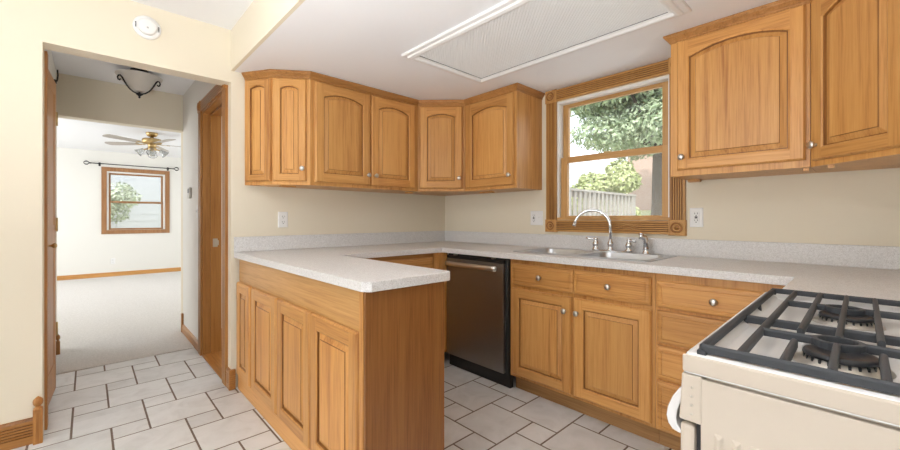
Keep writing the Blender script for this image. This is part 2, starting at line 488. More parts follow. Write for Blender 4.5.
# ------------------------------------------------------------------ hallway doorway (door_1)
def door_one():
    t = thing('door_1', 'oak-framed doorway in the right hallway wall', 'doorway', (HX1, 3.4, 0)); t['kind'] = 'structure'
    y0, y1, zt = 3.05, 3.76, 2.03
    jm = M()
    jm.box(HX1-.004, HX1+.134, y1-.018, y1, 0, zt).box(HX1-.004, HX1+.134, y0, y0+.018, 0, zt)
    jm.box(HX1+.05, HX1+.062, y1-.03, y1-.018, 0, zt-.018).box(HX1+.05, HX1+.062, y0+.018, y0+.03, 0, zt-.018)
    jm.build('jamb', DOAKZ, t)
    M().box(HX1-.004, HX1+.134, y0+.018, y1-.018, zt-.018, zt).box(HX1+.05, HX1+.062, y0+.018, y1-.018, zt-.03, zt-.018).build('head_jamb', DOAKY, t)
    pr = fluted_profile(.085, .018, 4)
    for ya, nm in ((y1, 'casing'), (y0-.085, 'casing')):
        m = M(); extrude(m, pr, 0, zt, lambda a,b,tt: (HX1-b, ya+a, tt)); m.build(nm, [DOAKZ, GROOVEW], t)
    m = M(); extrude(m, pr, y0, y1, lambda a,b,tt: (HX1-b, tt, zt+a)); m.build('head_casing', [DOAKY, GROOVEW], t)
    for yy in (y0-.0425, y1+.0425):
        rosette('corner_block', t, Vector((HX1, yy, zt+.0425)), '-x', .088, .022)
    M().box(HX1-.01, HX1+.14, y0+.018, y1-.018, 0, .010).build('threshold', DOAKY, t, bevel=.003)
    p = M().box(HX1+.070, HX1+.105, y1-.0195, y1-.018, .90, .97).box(HX1+.100, HX1+.112, y1-.028, y1-.018, .915, .955).box(HX1+.080,HX1+.094,y1-.0200,y1-.0194,.92,.95)
    o = p.build('strike_plate', NICKEL, t); o['label'] = 'metal strike plate'
    for z in (.62, 1.28, 1.75):
        pass
door_one()

# ------------------------------------------------------------------ folding closet door at the left of the hallway (door_2)
def ln2(a, b): return math.hypot(b[0]-a[0], b[1]-a[1])
def door_two():
    t = thing('door_2', 'dark oak folding door seen edge-on at the left of the hallway', 'door', (HX0, 3.6, 0)); t['kind'] = 'structure'
    m = M(); pr = fluted_profile(.075, .014, 4)
    extrude(m, pr, 0, 2.045, lambda a,b,tt: (HW+.022+b, 2.0+1.012+a, tt))
    m.box(HW, HW+.022, 3.012, 3.087, 0, 2.045)
    m.build('casing', [DOAKZ, GROOVEW], t)
    # two narrow leaves folded slightly out into the hallway
    fold = (-.152, 3.655)
    for k, (p, q) in enumerate((((-.183, 3.09), fold), (fold, (-.183, 4.24)))):
        L_ = ln2(p, q); T = Matrix.Translation((p[0], p[1], 0)) @ Matrix.Rotation(math.atan2(q[1]-p[1], q[0]-p[0]), 4, 'Z')
        lf = M(); y0, y1 = .001, .011
        lf.box(.002, .075, y0, y1, .02, 2.035, mat=T).box(L_-.075, L_-.002, y0, y1, .02, 2.035, mat=T)
        for za, zb in ((.02,.20),(.98,1.10),(1.94,2.035)): lf.box(.075, L_-.075, y0, y1, za, zb, mat=T)
        o = lf.build('leaf', DOAKZ, t, bevel=.002)
        for za, zb in ((.20,.98),(1.10,1.94)):
            M().box(.075, L_-.075, y0+.003, y1-.003, za, zb, mat=T).build('door_panel', DOAKZ, o)
        if k == 0:
            for z in (.41, 1.10, 1.80):
                h = M().box(fold[0]-.012, fold[0]+.003, fold[1]-.008, fold[1]+.002, z-.045, z+.045).tube([(fold[0]+.004, fold[1], z-.045),(fold[0]+.004, fold[1], z+.045)], .0045, 8)
                h.build('hinge', BRASS, o)
    kn = M()
    T = Matrix.Translation((-.172, 3.17, .985)) @ Matrix.Rotation(R(90), 4, 'Y')
    kn.lathe([(.012,0),(.012,.003),(.005,.006),(.005,.020),(.012,.026),(.016,.033),(.014,.040),(.006,.044),(.001,.045)], 16, 0, True, T)
    o = kn.build('knob', BRASS, t); o['label'] = 'brass knob'
    hk = M().cbox((-.160,3.645,2.045),(.022,.03,.020)).tube([(-.150,3.64,2.045),(-.146,3.63,2.055),(-.143,3.63,2.085),(-.145,3.63,2.12)], .0045, 8)
    o = hk.build('closer_arm', IRON, t); o['label'] = 'black metal arm'
door_two()

# ------------------------------------------------------------------ sink window (window_1)
def window_one():
    t = thing('window_1', 'oak double-hung window above the kitchen sink', 'window', (XW, 1.2225, 1.04)); t['kind'] = 'structure'
    oy0, oy1 = .727, 1.699
    cw = .092
    zb, zt = 1.038, 2.128
    pr = fluted_profile(cw-.006, .020, 5)
    for ya in (oy0+.003, oy1-cw+.003):
        m = M(); extrude(m, pr, zb+cw, zt-cw, lambda a,b,tt: (XW-b, ya+a, tt)); m.build('side_casing', [DOAKZ_, GROOVEW], t)
    for za, nm in ((zb+.003, 'bottom_casing'), (zt-cw+.003, 'head_casing')):
        m = M(); extrude(m, pr, oy0+cw, oy1-cw, lambda a,b,tt: (XW-b, tt, za+a)); m.build(nm, [DOAKY_, GROOVEW], t)
    for yy in (oy0+cw/2, oy1-cw/2):
        for zz in (zb+cw/2, zt-cw/2):
            rosette('corner_block', t, Vector((XW, yy, zz)), '-x', cw+.004, .024, DOAKZ_)
    # liner
    y0, y1, z0, z1 = wy0, wy1, wz0, wz1
    m = M()
    m.box(XW-.002, XW+.155, y0, y0+.016, z0, z1).box(XW-.002, XW+.155, y1-.016, y1, z0, z1).box(XW-.002, XW+.155, y0+.016, y1-.016, z1-.016, z1).box(XW-.002, XW+.155, y0+.016, y1-.016, z0, z0+.010)
    m.build('window_liner', VINYL, t)
    M().box(XW-.012, XW+.021, y0, y1, z0-.002, z0+.016).build('stool', OAKY_, t, bevel=.002)
    def sash(name, x0, x1, ya, yb, za, zb_, gy0, gy1, gz0, gz1):
        m = M()
        m.box(x0, x1, ya, gy0, za, zb_).box(x0, x1, gy1, yb, za, zb_)
        s = m.build(name, OAKZ_, t, bevel=.002)
        M().box(x0, x1, gy0, gy1, za, gz0).box(x0, x1, gy0, gy1, gz1, zb_).build('sash_rail', OAKY_, s, bevel=.002)
        M().box((x0+x1)/2-.002, (x0+x1)/2+.002, gy0, gy1, gz0, gz1).build('glass_pane', GLASS, s)
        return s
    lo = sash('lower_sash', XW+.022, XW+.050, y0+.016, y1-.016, z0+.012, 1.605, .872, 1.536, 1.160, 1.562)
    up = sash('upper_sash', XW+.054, XW+.082, y0+.016, y1-.016, 1.572, z1-.016, .880, 1.544, 1.612, 1.990)
    o = M().box(XW+.015, XW+.026, 1.20, 1.25, 1.600, 1.612).build('sash_lock', BRASS, lo)
    m = M().box(XW+.110, XW+.1105, y0+.016, y1-.016, z0+.012, 1.60)
    m.build('insect_screen', SCREEN, t)
OAKZ_, OAKY_, DOAKZ_, DOAKY_ = oak('window_oak_vertical','z',**C2), oak('window_oak_lengthwise','y',**C2), oak('casing_oak_vertical','z',(.58,.32,.105),(.50,.255,.078),(.33,.15,.042)), oak('casing_oak_lengthwise','y',(.58,.32,.105),(.50,.255,.078),(.33,.15,.042))
window_one()

# far window (window_2)
def window_two():
    t = thing('window_2', 'small oak double-hung window in the far room wall', 'window', (.73, YF, .83)); t['kind'] = 'structure'
    ox0, ox1, oz0, oz1, cw = .193, 1.268, .832, 2.135, .078
    wood = oak('far_window_oak','z',(.40,.21,.095),(.34,.165,.07),(.24,.105,.04))
    m = M().box(ox0, ox0+cw, YF-.02, YF, oz0, oz1).box(ox1-cw, ox1, YF-.02, YF, oz0, oz1).box(ox0+cw, ox1-cw, YF-.02, YF, oz0, oz0+cw).box(ox0+cw, ox1-cw, YF-.02, YF, oz1-cw, oz1)
    m.build('casing', wood, t, bevel=.004)
    x0, x1, z0, z1 = fx0, fx1, fz0, fz1
    m = M().box(x0, x0+.03, YF, YF+.10, z0, z1).box(x1-.03, x1, YF, YF+.10, z0, z1).box(x0+.03, x1-.03, YF, YF+.10, z1-.03, z1).box(x0+.03, x1-.03, YF, YF+.10, z0, z0+.012)
    m.build('window_liner', VINYL, t)
    zm = 1.46
    for nm, ya, za, zb in (('lower_sash', YF+.03, z0+.012, zm+.02), ('upper_sash', YF+.06, zm-.02, z1-.03)):
        m = M()
        xa, xb, w = x0+.03, x1-.03, .032
        m.box(xa, xa+w, ya, ya+.026, za, zb).box(xb-w, xb, ya, ya+.026, za, zb).box(xa+w, xb-w, ya, ya+.026, za, za+w).box(xa+w, xb-w, ya, ya+.026, zb-w, zb)
        s = m.build(nm, wood, t, bevel=.002)
        M().box(xa+w, xb-w, ya+.011, ya+.015, za+w, zb-w).build('glass_pane', GLASS, s)
    M().box(x0+.03, x1-.03, YF+.095, YF+.0955, z0+.012, z1-.03).build('insect_screen', SCREEN, t)
window_two()

# ------------------------------------------------------------------ cabinet parts
def knob_mesh():
    m = M()
    T = Matrix.Rotation(R(90), 4, 'X')   # z -> -y
    m.lathe([(.008,0),(.008,.002),(.0055,.005),(.0055,.013),(.010,.016),(.0155,.019),(.0165,.023),(.0145,.027),(.008,.030),(.001,.0305)], 18, 0, True, T)
    return m
def add_knob(parent, x, z, y):
    o = knob_mesh().build('knob', NICKEL, parent, world=False, loc=(x, y, z)); o['label'] = 'round satin nickel knob'
    return o
def arch_z(x, x0, x1, zs, rise):
    u = (x-(x0+x1)/2)/((x1-x0)/2)
    return zs + rise*(1-u*u)
def opening(x0, x1, z0, zs, rise, y, n=15, inset=0):
    pts = [(x0+inset, y, z0+inset), (x1-inset, y, z0+inset)]
    if rise == 0:
        return pts + [(x1-inset, y, zs-inset), (x0+inset, y, zs-inset)]
    for i in range(n+1):
        u = 1-i/n
        x = x0+inset+(x1-x0-2*inset)*u
        pts.append((x, y, arch_z(x, x0, x1, zs, rise)-inset))
    return pts
def add_door(parent, w, h, loc, rotz, rise=0, knob=None, st=.058, th=.02, name='door', top=None, wood=None):
    OZ, OX = wood or (OAKZ, OAKX)
    tr = top or st
    m = M()
    x0, x1, z0 = st, w-st, st
    zs = h-tr-rise
    b = .006
    yf = -th
    # outer edge: ogee lip
    def rect(i, y): return [(i,y,i),(w-i,y,i),(w-i,y,h-i),(i,y,h-i)]
    m.loft([rect(0,0), rect(0,yf+.010), rect(.003,yf+.006), rect(.0035,yf+.0045), rect(b+.002,yf)], 0, True, False)
    # front faces: stiles, rails
    e = b+.002
    m.add([(e,yf,e),(x0,yf,e),(x0,yf,h-e),(e,yf,h-e)], [(0,1,2,3)], 0)
    m.add([(x1,yf,e),(w-e,yf,e),(w-e,yf,h-e),(x1,yf,h-e)], [(0,1,2,3)], 0)
    m.add([(x0,yf,e),(x1,yf,e),(x1,yf,z0),(x0,yf,z0)], [(0,1,2,3)], 1)
    if rise == 0:
        m.add([(x0,yf,zs),(x1,yf,zs),(x1,yf,h-e),(x0,yf,h-e)], [(0,1,2,3)], 1)
    else:
        n = 15
        for i in range(n):
            xa = x0+(x1-x0)*i/n; xb = x0+(x1-x0)*(i+1)/n
            m.add([(xa,yf,arch_z(xa,x0,x1,zs,rise)),(xb,yf,arch_z(xb,x0,x1,zs,rise)),(xb,yf,h-e),(xa,yf,h-e)], [(0,1,2,3)], 1)
    # sticking profile inside the opening
    L0 = opening(x0,x1,z0,zs,rise,yf); L1 = opening(x0,x1,z0,zs,rise,yf+.002,inset=.002); L2 = opening(x0,x1,z0,zs,rise,yf+.0045,inset=.006); L3 = opening(x0,x1,z0,zs,rise,yf+.014,inset=.0075)
    m.loft([L0,L1], 0); m.loft([L1,L2], 0); m.loft([L2,L3], 2)
    d = m.build(name, [OZ, OX, GROOVEW], parent, world=False, loc=loc, rotz=rotz, recalc=False)
    # raised panel
    p = M()
    q0 = opening(x0,x1,z0,zs,rise,yf+.0138,inset=.0068); q1 = opening(x0,x1,z0,zs,rise,yf+.0138,inset=.0115)
    q2 = opening(x0,x1,z0,zs,rise,yf+.0058,inset=.034); q3 = opening(x0,x1,z0,zs,rise,yf+.0020,inset=.0362)
    p.loft([q0,q1], 1); p.loft([q1,q2], 0); p.loft([q2,q3], 1); p.loft([q3], 0, False, True)
    p.build('raised_panel', [OZ, GROOVEW], d, world=False, recalc=False)
    if knob: add_knob(d, knob[0], knob[1], yf)
    return d
def add_drawer(parent, w, h, loc, rotz, knob=True, th=.02, wood=None):
    m = M()
    yf = -th
    def rect(i, y): return [(i,y,i),(w-i,y,i),(w-i,y,h-i),(i,y,h-i)]
    m.loft([rect(0,0), rect(0,yf+.009), rect(.003,yf+.006), rect(.004,yf+.004), rect(.011,yf+.0005), rect(.020,yf), rect(.0215,yf+.0034), rect(.0240,yf+.0034), rect(.0262,yf+.0002), rect(.03,yf)], 0, True, True)
    d = m.build('drawer', wood or OAKX, parent, world=False, loc=loc, rotz=rotz, recalc=False)
    if knob: add_knob(d, w/2, h/2, yf)
    return d

CROWNW = oak('crown_oak', 'x', (.50,.25,.08), (.43,.20,.058), (.30,.13,.034))
CROWN = [(-.012,2.084),(.002,2.084),(.006,2.090),(.006,2.097),(.010,2.099),(.016,2.106),(.024,2.112),(.024,2.117),(.030,2.120),(.030,2.1285),(-.012,2.1285)]
def crown(parent, pts, d0, d1, wood=None):
    m = M(); m.sweep(pts, CROWN, 0, 1.0, d0, d1)
    return m.build('crown_moulding', wood or CROWNW, parent, bevel=.001)
UB, UT = 1.367, 2.084       # upper cabinets bottom / top

# ---------------- upper cabinets, left run
P0, P1, P2, P3, P4, P5, P6 = (.785,YA), (.900,2.700), (1.100,2.560), (2.03,2.560), (2.31,2.280), (2.31,1.745), (XW,1.745)
def dv(a, b): return (b[0]-a[0], b[1]-a[1])
def ang(a, b): return math.atan2(b[1]-a[1], b[0]-a[0])
def ln(a, b): return math.hypot(b[0]-a[0], b[1]-a[1])
def face_door(t, a, b, z0, z1, m0, m1, **k):
    """door on the face a->b (viewer's left to right), inset m0/m1 from the ends"""
    th = ang(a, b); w = ln(a, b)-m0-m1
    off = .0008
    x = a[0]+math.cos(th)*m0+math.sin(th)*off; y = a[1]+math.sin(th)*m0-math.cos(th)*off
    base = wloc(t)
    return add_door(t, w, z1-z0, (x-base.x, y-base.y, z0-base.z), th, **k)
def face_drawer(t, a, b, z0, z1, m0, m1, **k):
    th = ang(a, b); w = ln(a, b)-m0-m1
    off = .0008
    x = a[0]+math.cos(th)*m0+math.sin(th)*off; y = a[1]+math.sin(th)*m0-math.cos(th)*off
    base = wloc(t)
    return add_drawer(t, w, z1-z0, (x-base.x, y-base.y, z0-base.z), th, **k)

DZ0, DZ1 = 1.390, 2.078
t = thing('wall_cabinet', 'angled oak wall cabinet with two narrow arched panels, nearest the hallway', 'cabinet', (.95, 2.75, UB))
g = .002
M().prism([P0, P1, P2, (1.100-g, YA-g), (P0[0], YA-g)], UB, UT).build('cabinet_body', OAKZ, t)
face_door(t, P0, P1, DZ0, DZ1, .012, .004, rise=.020, st=.040)
face_door(t, P1, P2, DZ0, DZ1, .006, .022, rise=.022, st=.045, knob=(ln(P1,P2)-.028-.022, .085))
crown(t, [P0, P1, P2], None, dv(P2, P3))
M().box(.96, 1.06, 2.70, 2.74, UB-.010, UB).build('mounting_cleat', OAKX, t)

t = thing('wall_cabinet', 'oak wall cabinet with two wide arched doors left of the corner', 'cabinet', (1.56, 2.72, UB))
M().box(P2[0], P3[0]-g, P2[1], YA-g, UB, UT).build('cabinet_body', OAKZ, t)
Q = (1.5655, 2.56)
face_door(t, P2, Q, DZ0, DZ1, .030, .006, rise=.036, knob=(Q[0]-P2[0]-.036-.025, .075))
face_door(t, Q, P3, DZ0, DZ1, .006, .045, rise=.036, knob=(.028, .075))
crown(t, [P2, P3], dv(P1, P2), dv(P3, P4))

t = thing('wall_cabinet', 'oak corner wall cabinet with one arched door set diagonally', 'cabinet', (2.4, 2.65, UB))
M().prism([P3, P4, (XW-g, P4[1]), (XW-g, YA-g), (P3[0], YA-g)], UB, UT).build('cabinet_body', OAKZ, t)
face_door(t, P3, P4, DZ0, DZ1, .016, .022, rise=.030, knob=(ln(P3,P4)-.038-.028, .085))
crown(t, [P3, P4], dv(P2, P3), dv(P4, P5))
M().box(2.0, 2.05, 2.66, 2.70, UB-.012, UB).build('mounting_cleat', OAKX, t)

t = thing('wall_cabinet', 'oak wall cabinet with one arched door, just left of the window', 'cabinet', (2.48, 2.0, UB))
M().box(P4[0], XW-g, P5[1], P4[1]-g, UB, UT).build('cabinet_body', OAKZ, t)
face_door(t, P4, P5, DZ0, DZ1, .030, .020, rise=.036, knob=(ln(P4,P5)-.05-.030, .075))
crown(t, [P4, P5, P6], dv(P3, P4), None)
M().box(2.46, 2.50, 2.12, 2.25, UB-.012, UB).build('mounting_cleat', OAKX, t)

# ---------------- upper cabinets, right run
A0, A1, A2, A3, A4 = (XW,.712), (2.31,.712), (2.31,.155), (2.03,-.125), (2.03,YR)
t = thing('wall_cabinet', 'oak wall cabinet with one large arched door right of the window', 'cabinet', (2.48, .43, UB))
M().box(A1[0], XW-g, A2[1]+g, A1[1], UB, UT).build('cabinet_body', OAKZ, t)
face_door(t, A1, A2, DZ0+.008, DZ1+.006, .034, .016, rise=.042, st=.052, knob=(.026, .065))
crown(t, [A0, A1, A2], None, dv(A2, A3))
M().box(2.56, 2.60, .64, .70, UB-.014, UB).build('mounting_cleat', OAKX, t)
M().box(2.33, 2.36, .162, .182, UB-.014, UB).build('mounting_cleat', OAKX, t)

t = thing('wall_cabinet', 'oak diagonal wall cabinet cut off by the right edge, above the range counter', 'cabinet', (2.4, -.1, UB))
M().prism([A2, A3, (A3[0], YR+g), (XW-g, YR+g), (XW-g, A2[1])], UB, UT).build('cabinet_body', OAKZ, t)
face_door(t, A2, A3, DZ0, DZ1+.006, .020, .020, rise=.045, st=.050, knob=(.026, .065))
crown(t, [A2, A3, A4], dv(A1, A2), None)
M().box(2.27, 2.30, .08, .10, UB-.014, UB).build('mounting_cleat', OAKX, t)

# ------------------------------------------------------------------ base cabinets
BX = 2.055                   # face-frame plane of the window-wall run
CT = .876                    # underside of worktop
t = thing('base_cabinet', 'oak sink base cabinet with two doors under two drawer fronts', 'cabinet', (2.35, 1.15, 0))
M().box(BX, XW-g, .703, 1.603, .10, CT-.16).box(BX, BX+.02, .703, 1.603, CT-.16, CT).box(XW-.02, XW-g, .703, 1.603, CT-.16, CT).box(BX+.02, XW-.02, .703, .72, CT-.16, CT).box(BX+.02, XW-.02, 1.586, 1.603, CT-.16, CT).build('cabinet_body', OAKZ, t)
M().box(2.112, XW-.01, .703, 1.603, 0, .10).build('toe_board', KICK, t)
a, b = (BX, 1.603), (BX, .703)
face_drawer(t, a, b, .706, .846, .022, .436)
face_drawer(t, a, b, .706, .846, .466, .016)
face_door(t, a, b, .120, .684, .020, .450, knob=(.395, .482), st=.055)
face_door(t, a, b, .120, .684, .466, .014, knob=(.026, .482), st=.055)

t = thing('base_cabinet', 'oak base cabinet with a stack of four drawers beside the range', 'cabinet', (2.35, .45, 0))
M().box(BX, XW-g, .192, .701, .10, CT).build('cabinet_body', OAKZ, t)
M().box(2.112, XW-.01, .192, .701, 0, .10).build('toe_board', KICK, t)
a, b = (BX, .701), (BX, .192)
for z0, z1 in ((.706, .836), (.534, .692), (.360, .520), (.110, .348)):
    face_drawer(t, a, b, z0, z1, .010, .018)

# cabinet under the back wall worktop
t = thing('base_cabinet', 'oak base cabinet under the back worktop, mostly hidden behind the peninsula', 'cabinet', (1.55, 2.6, 0))
BY = 2.285
M().box(1.135, 1.965, BY, YA-g, .10, CT).build('cabinet_body', OAKX, t)
M().box(1.18, 2.052, BY+.06, YA-.02, 0, .10).build('toe_board', KICK, t)
M().box(1.966, BX, 2.222, BY+.3, .10, CT).build('corner_post', OAKZ, t)
a, b = (1.18, BY), (1.965, BY)
face_drawer(t, a, b, .706, .842, .030, .020)
face_door(t, a, b, .120, .684, .030, .415, knob=(.31, .50), st=.055)
face_door(t, a, b, .120, .684, .400, .020, knob=(.028, .50), st=.055)

# peninsula
PX = .745
t = thing('peninsula_cabinet', 'oak peninsula cabinet with four raised panels facing the hallway side', 'cabinet', (.93, 2.0, 0))
M().box(PX, 1.112, 1.240, YA-.022, .0, CT).build('cabinet_body', oak('peninsula_oak_lengthwise','y',(.62,.36,.14),(.55,.30,.105),(.43,.215,.068)), t)
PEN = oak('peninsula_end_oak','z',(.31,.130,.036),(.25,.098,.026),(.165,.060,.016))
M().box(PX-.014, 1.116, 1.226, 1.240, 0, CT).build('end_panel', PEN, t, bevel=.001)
M().box(PX-.016, PX, 1.241, 1.266, .0, CT).build('corner_post', OAKZ, t)
M().box(PX-.010, PX, 1.266, YA-.024, 0, .092).build('base_rail', OAKY, t, bevel=.001)
for y1_, y0_ in ((2.862, 2.590), (2.545, 2.134), (2.108, 1.702), (1.690, 1.278)):
    add_door(t, y1_-y0_, .617, (PX-.001-.93, y1_-2.0, .100), R(-90), st=.06)

# corner cabinet on the range side
t = thing('base_cabinet', 'oak base cabinet between the range and the window-wall corner', 'cabinet', (1.8, -.1, 0))
M().box(1.475, XW-g, YR+g, .13, .10, CT).box(1.475, BX-.03, .13, .150, .10, CT).build('cabinet_body', OAKX, t)
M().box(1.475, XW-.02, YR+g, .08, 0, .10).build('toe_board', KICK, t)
add_drawer(t, .50, .136, (2.0-1.8, .151+.1, .706), R(180))
add_door(t, .50, .56, (2.0-1.8, .151+.1, .120), R(180), knob=(.028,.48))

# ------------------------------------------------------------------ worktop
def fill_with_holes(outer, holes, z0, z1):
    bm = bmesh.new()
    edges = []
    for loop in [outer]+holes:
        vs = [bm.verts.new((p[0],p[1],z1)) for p in loop]
        for i in range(len(vs)): edges.append(bm.edges.new((vs[i], vs[(i+1)%len(vs)])))
    bmesh.ops.triangle_fill(bm, use_beauty=True, use_dissolve=False, edges=edges)
    r = bmesh.ops.extrude_face_region(bm, geom=list(bm.faces))
    for v in [g_ for g_ in r['geom'] if isinstance(g_, bmesh.types.BMVert)]: v.co.z = z0
    bmesh.ops.recalc_face_normals(bm, faces=bm.faces)
    bm.verts.ensure_lookup_table(); bm.verts.index_update()
    m = M(); m.add([v.co.copy() for v in bm.verts], [[v.index for v in f.verts] for f in bm.faces]); bm.free()
    return m
CZ0, CZ1 = .8765, .914
CX = 2.005
t = thing('worktop', 'pale speckled laminate worktop running from peninsula past sink to range', 'worktop', (1.6, 2.0, CZ0))
outer = [(.716,YA-.002),(.716,1.232),(.742,1.202),(1.126,1.202),(1.148,1.224),(1.148,2.232),(CX,2.232),(CX,.180),(1.472,.180),(1.472,YR+.002),(XW-.002,YR+.002),(XW-.002,YA-.002)]
sx0, sx1, sy0, sy1 = 2.115, 2.585, .755, 1.645
hole = [(sx0+.015,sy0+.015),(sx1-.015,sy0+.015),(sx1-.015,sy1-.015),(sx0+.015,sy1-.015)]
fill_with_holes(outer, [hole], CZ0, CZ1).build('counter_slab', LAM, t, bevel=.003)
bs = M().box(.716, XW-.021, YA-.020, YA-.002, CZ1, 1.016).box(XW-.020, XW-.002, YR+.002, YA-.002, CZ1, 1.016).box(1.472, XW-.021, YR+.002, YR+.02, CZ1, 1.016)
bs.build('backsplash', LAM, t, bevel=.002)

# ------------------------------------------------------------------ sink, faucet
def rrect(x0, x1, y0, y1, r, z, n=5):
    pts = []
    for cx, cy, a0 in ((x1-r,y1-r,0),(x0+r,y1-r,90),(x0+r,y0+r,180),(x1-r,y0+r,270)):
        for i in range(n+1):
            a = R(a0+90*i/n); pts.append((cx+r*math.cos(a), cy+r*math.sin(a), z))
    return pts
def sink():
    t = thing('kitchen_sink', 'double-bowl stainless steel sink set into the worktop below the window', 'sink', (2.35, 1.2, CZ1))
    bowls = [(2.155, 2.505, 1.222, 1.605), (2.155, 2.505, .795, 1.178)]
    o = fill_with_holes([(p[0],p[1]) for p in rrect(sx0,sx1,sy0,sy1,.03,0)], [[(p[0],p[1]) for p in rrect(*b,.05,0)] for b in bowls], CZ1+.0005, CZ1+.005)
    o.build('rim', STEEL, t, bevel=.0015)
    for b in bowls:
        m = M(); x0,x1,y0,y1 = b
        loops = [rrect(x0,x1,y0,y1,.05,CZ1+.004), rrect(x0+.004,x1-.004,y0+.004,y1-.004,.05,CZ1-.01), rrect(x0+.012,x1-.012,y0+.012,y1-.012,.05,CZ1-.12), rrect(x0+.022,x1-.022,y0+.022,y1-.022,.05,CZ1-.150), rrect(x0+.05,x1-.05,y0+.05,y1-.05,.05,CZ1-.158)]
        m.loft(loops, 0, False, True, True)
        bo = m.build('bowl', STEEL, t, recalc=False)
        cx, cy = (x0+x1)/2, (y0+y1)/2
        d = M().lathe([(.042,0),(.042,.002),(.034,.003),(.030,.001),(.01,.0005)], 20, 0, True, Matrix.Translation((cx,cy,CZ1-.1575)))
        d.build('drain', CHROME, bo)
sink()
def faucet():
    X = 2.545; Z = CZ1+.0052
    t = thing('faucet', 'chrome gooseneck faucet with two lever handles behind the sink', 'faucet', (X, 1.16, Z))
    # escutcheon plate
    m = M(); m.loft([rrect(X-.026,X+.026,1.005,1.278,.025,Z), rrect(X-.026,X+.026,1.005,1.278,.025,Z+.006), rrect(X-.020,X+.020,1.011,1.272,.02,Z+.011)], 0, True, True)
    m.build('base_plate', CHROME, t)
    Yc = 1.150
    m = M()
    T = Matrix.Translation((X,Yc,Z+.010))
    m.lathe([(.024,0),(.024,.006),(.018,.012),(.017,.030),(.021,.036),(.021,.046),(.016,.055),(.012,.064),(.0105,.075)], 20, 0, True, T)
    m.build('spout_base', CHROME, t)
    path = [(X,Yc,Z+.075),(X,Yc,Z+.16)]
    # arc swung over the left bowl
    rr = .118; dx, dy = -.30, .954
    for i in range(0, 19):
        a = R(180-180*i/18*.93)
        u = rr+rr*math.cos(a)
        path.append((X+dx*u, Yc+dy*u, Z+.16+rr*math.sin(a)))
    m = M(); m.tube(path, [.0105]*(len(path)-1)+[.0105], 14)
    e = Vector(path[-1]); q = (Vector(path[-1])-Vector(path[-2])).normalized()
    m.tube([e-q*.004, e+q*.018], .0128, 14)
    m.build('spout', CHROME, t)
    for yy, sgn in ((1.252, 1), (1.030, -1)):
        m = M()
        m.lathe([(.020,0),(.020,.005),(.014,.012),(.013,.026),(.017,.032),(.017,.040),(.012,.050),(.009,.060),(.011,.066),(.010,.074),(.001,.078)], 18, 0, True, Matrix.Translation((X,yy,Z+.010)) @ Matrix.Diagonal((1.3,1.3,1.05,1)))
        h = m.build('handle', CHROME, t)
        l = M(); l.tube([(X,yy,Z+.076),(X-.006,yy+sgn*.02,Z+.080),(X-.012,yy+sgn*.045,Z+.083),(X-.016,yy+sgn*.062,Z+.088)] if sgn > 0 else [(X,yy,Z+.074),(X-.01,yy-.02,Z+.078),(X-.02,yy-.05,Z+.076)], [.008,.0072,.0065,.008][:4 if sgn>0 else 3], 10)
        l.build('lever', CHROME, h)
faucet()
def sprayer():
    X = 2.545; Y = .925; Z = CZ1+.0052
    t = thing('side_sprayer', 'chrome pull-out side sprayer at the right end of the faucet', 'sprayer', (X, Y, Z))
    M().lathe([(.026,0),(.026,.005),(.020,.010),(.018,.030),(.020,.034)], 18, 0, True, Matrix.Translation((X,Y,Z))).build('holder', CHROME, t)
    m = M().tube([(X,Y,Z+.034),(X,Y,Z+.075),(X-.004,Y+.006,Z+.098),(X-.016,Y+.022,Z+.110),(X-.024,Y+.034,Z+.112)], [.017,.016,.017,.019,.0195], 14)
    m.build('spray_head', CHROME, t)
sprayer()

# ------------------------------------------------------------------ dishwasher
def dishwasher():
    y0, y1 = 1.612, 2.214
    t = thing('dishwasher', 'dark stainless dishwasher with bar handle between peninsula and sink cabinet', 'dishwasher', (2.3, 1.91, 0))
    M().box(2.06, 2.60, y0, y1, .095, .872).build('tub', BLACK, t)
    M().box(2.032, 2.0595, y0+.034, y1-.006, .098, .834).build('door_panel', DWSTEEL, t, bevel=.004)
    M().box(2.036, 2.0595, y0+.034, y1-.006, .836, .858).build('control_strip', BLACK, t, bevel=.003)
    M().box(2.050, 2.0595, y0+.004, y0+.030, .098, .858).build('side_seal', SLOT, t)
    h = M()
    # flattened bar handle bowed slightly, on two stand-offs
    loops = []
    for i in range(13):
        u = i/12; y = y1-.03-(y1-.03-(y0+.075))*u
        x = 2.006-.012*math.sin(PI*u)
        loops.append([(x,y,.782),(x-.010,y,.786),(x-.012,y,.800),(x-.010,y,.814),(x,y,.818),(x+.006,y,.800)])
    h.loft(loops, 0, True, True, True)
    for yy in (y1-.05, y0+.10):
        h.box(2.002, 2.033, yy-.012, yy+.012, .790, .810)
    o = h.build('handle', HANDLE, t); o['label'] = 'polished steel bar handle'
    M().box(2.066, 2.10, y0+.002, y1-.002, 0, .094).build('toe_kick', BLACK, t, bevel=.003)
    for yy in (2.12, 1.74):
        c = M().box(2.030, 2.058, yy-.010, yy+.010, .860, .868)
        c.build('mounting_clip', NICKEL, t)
dishwasher()

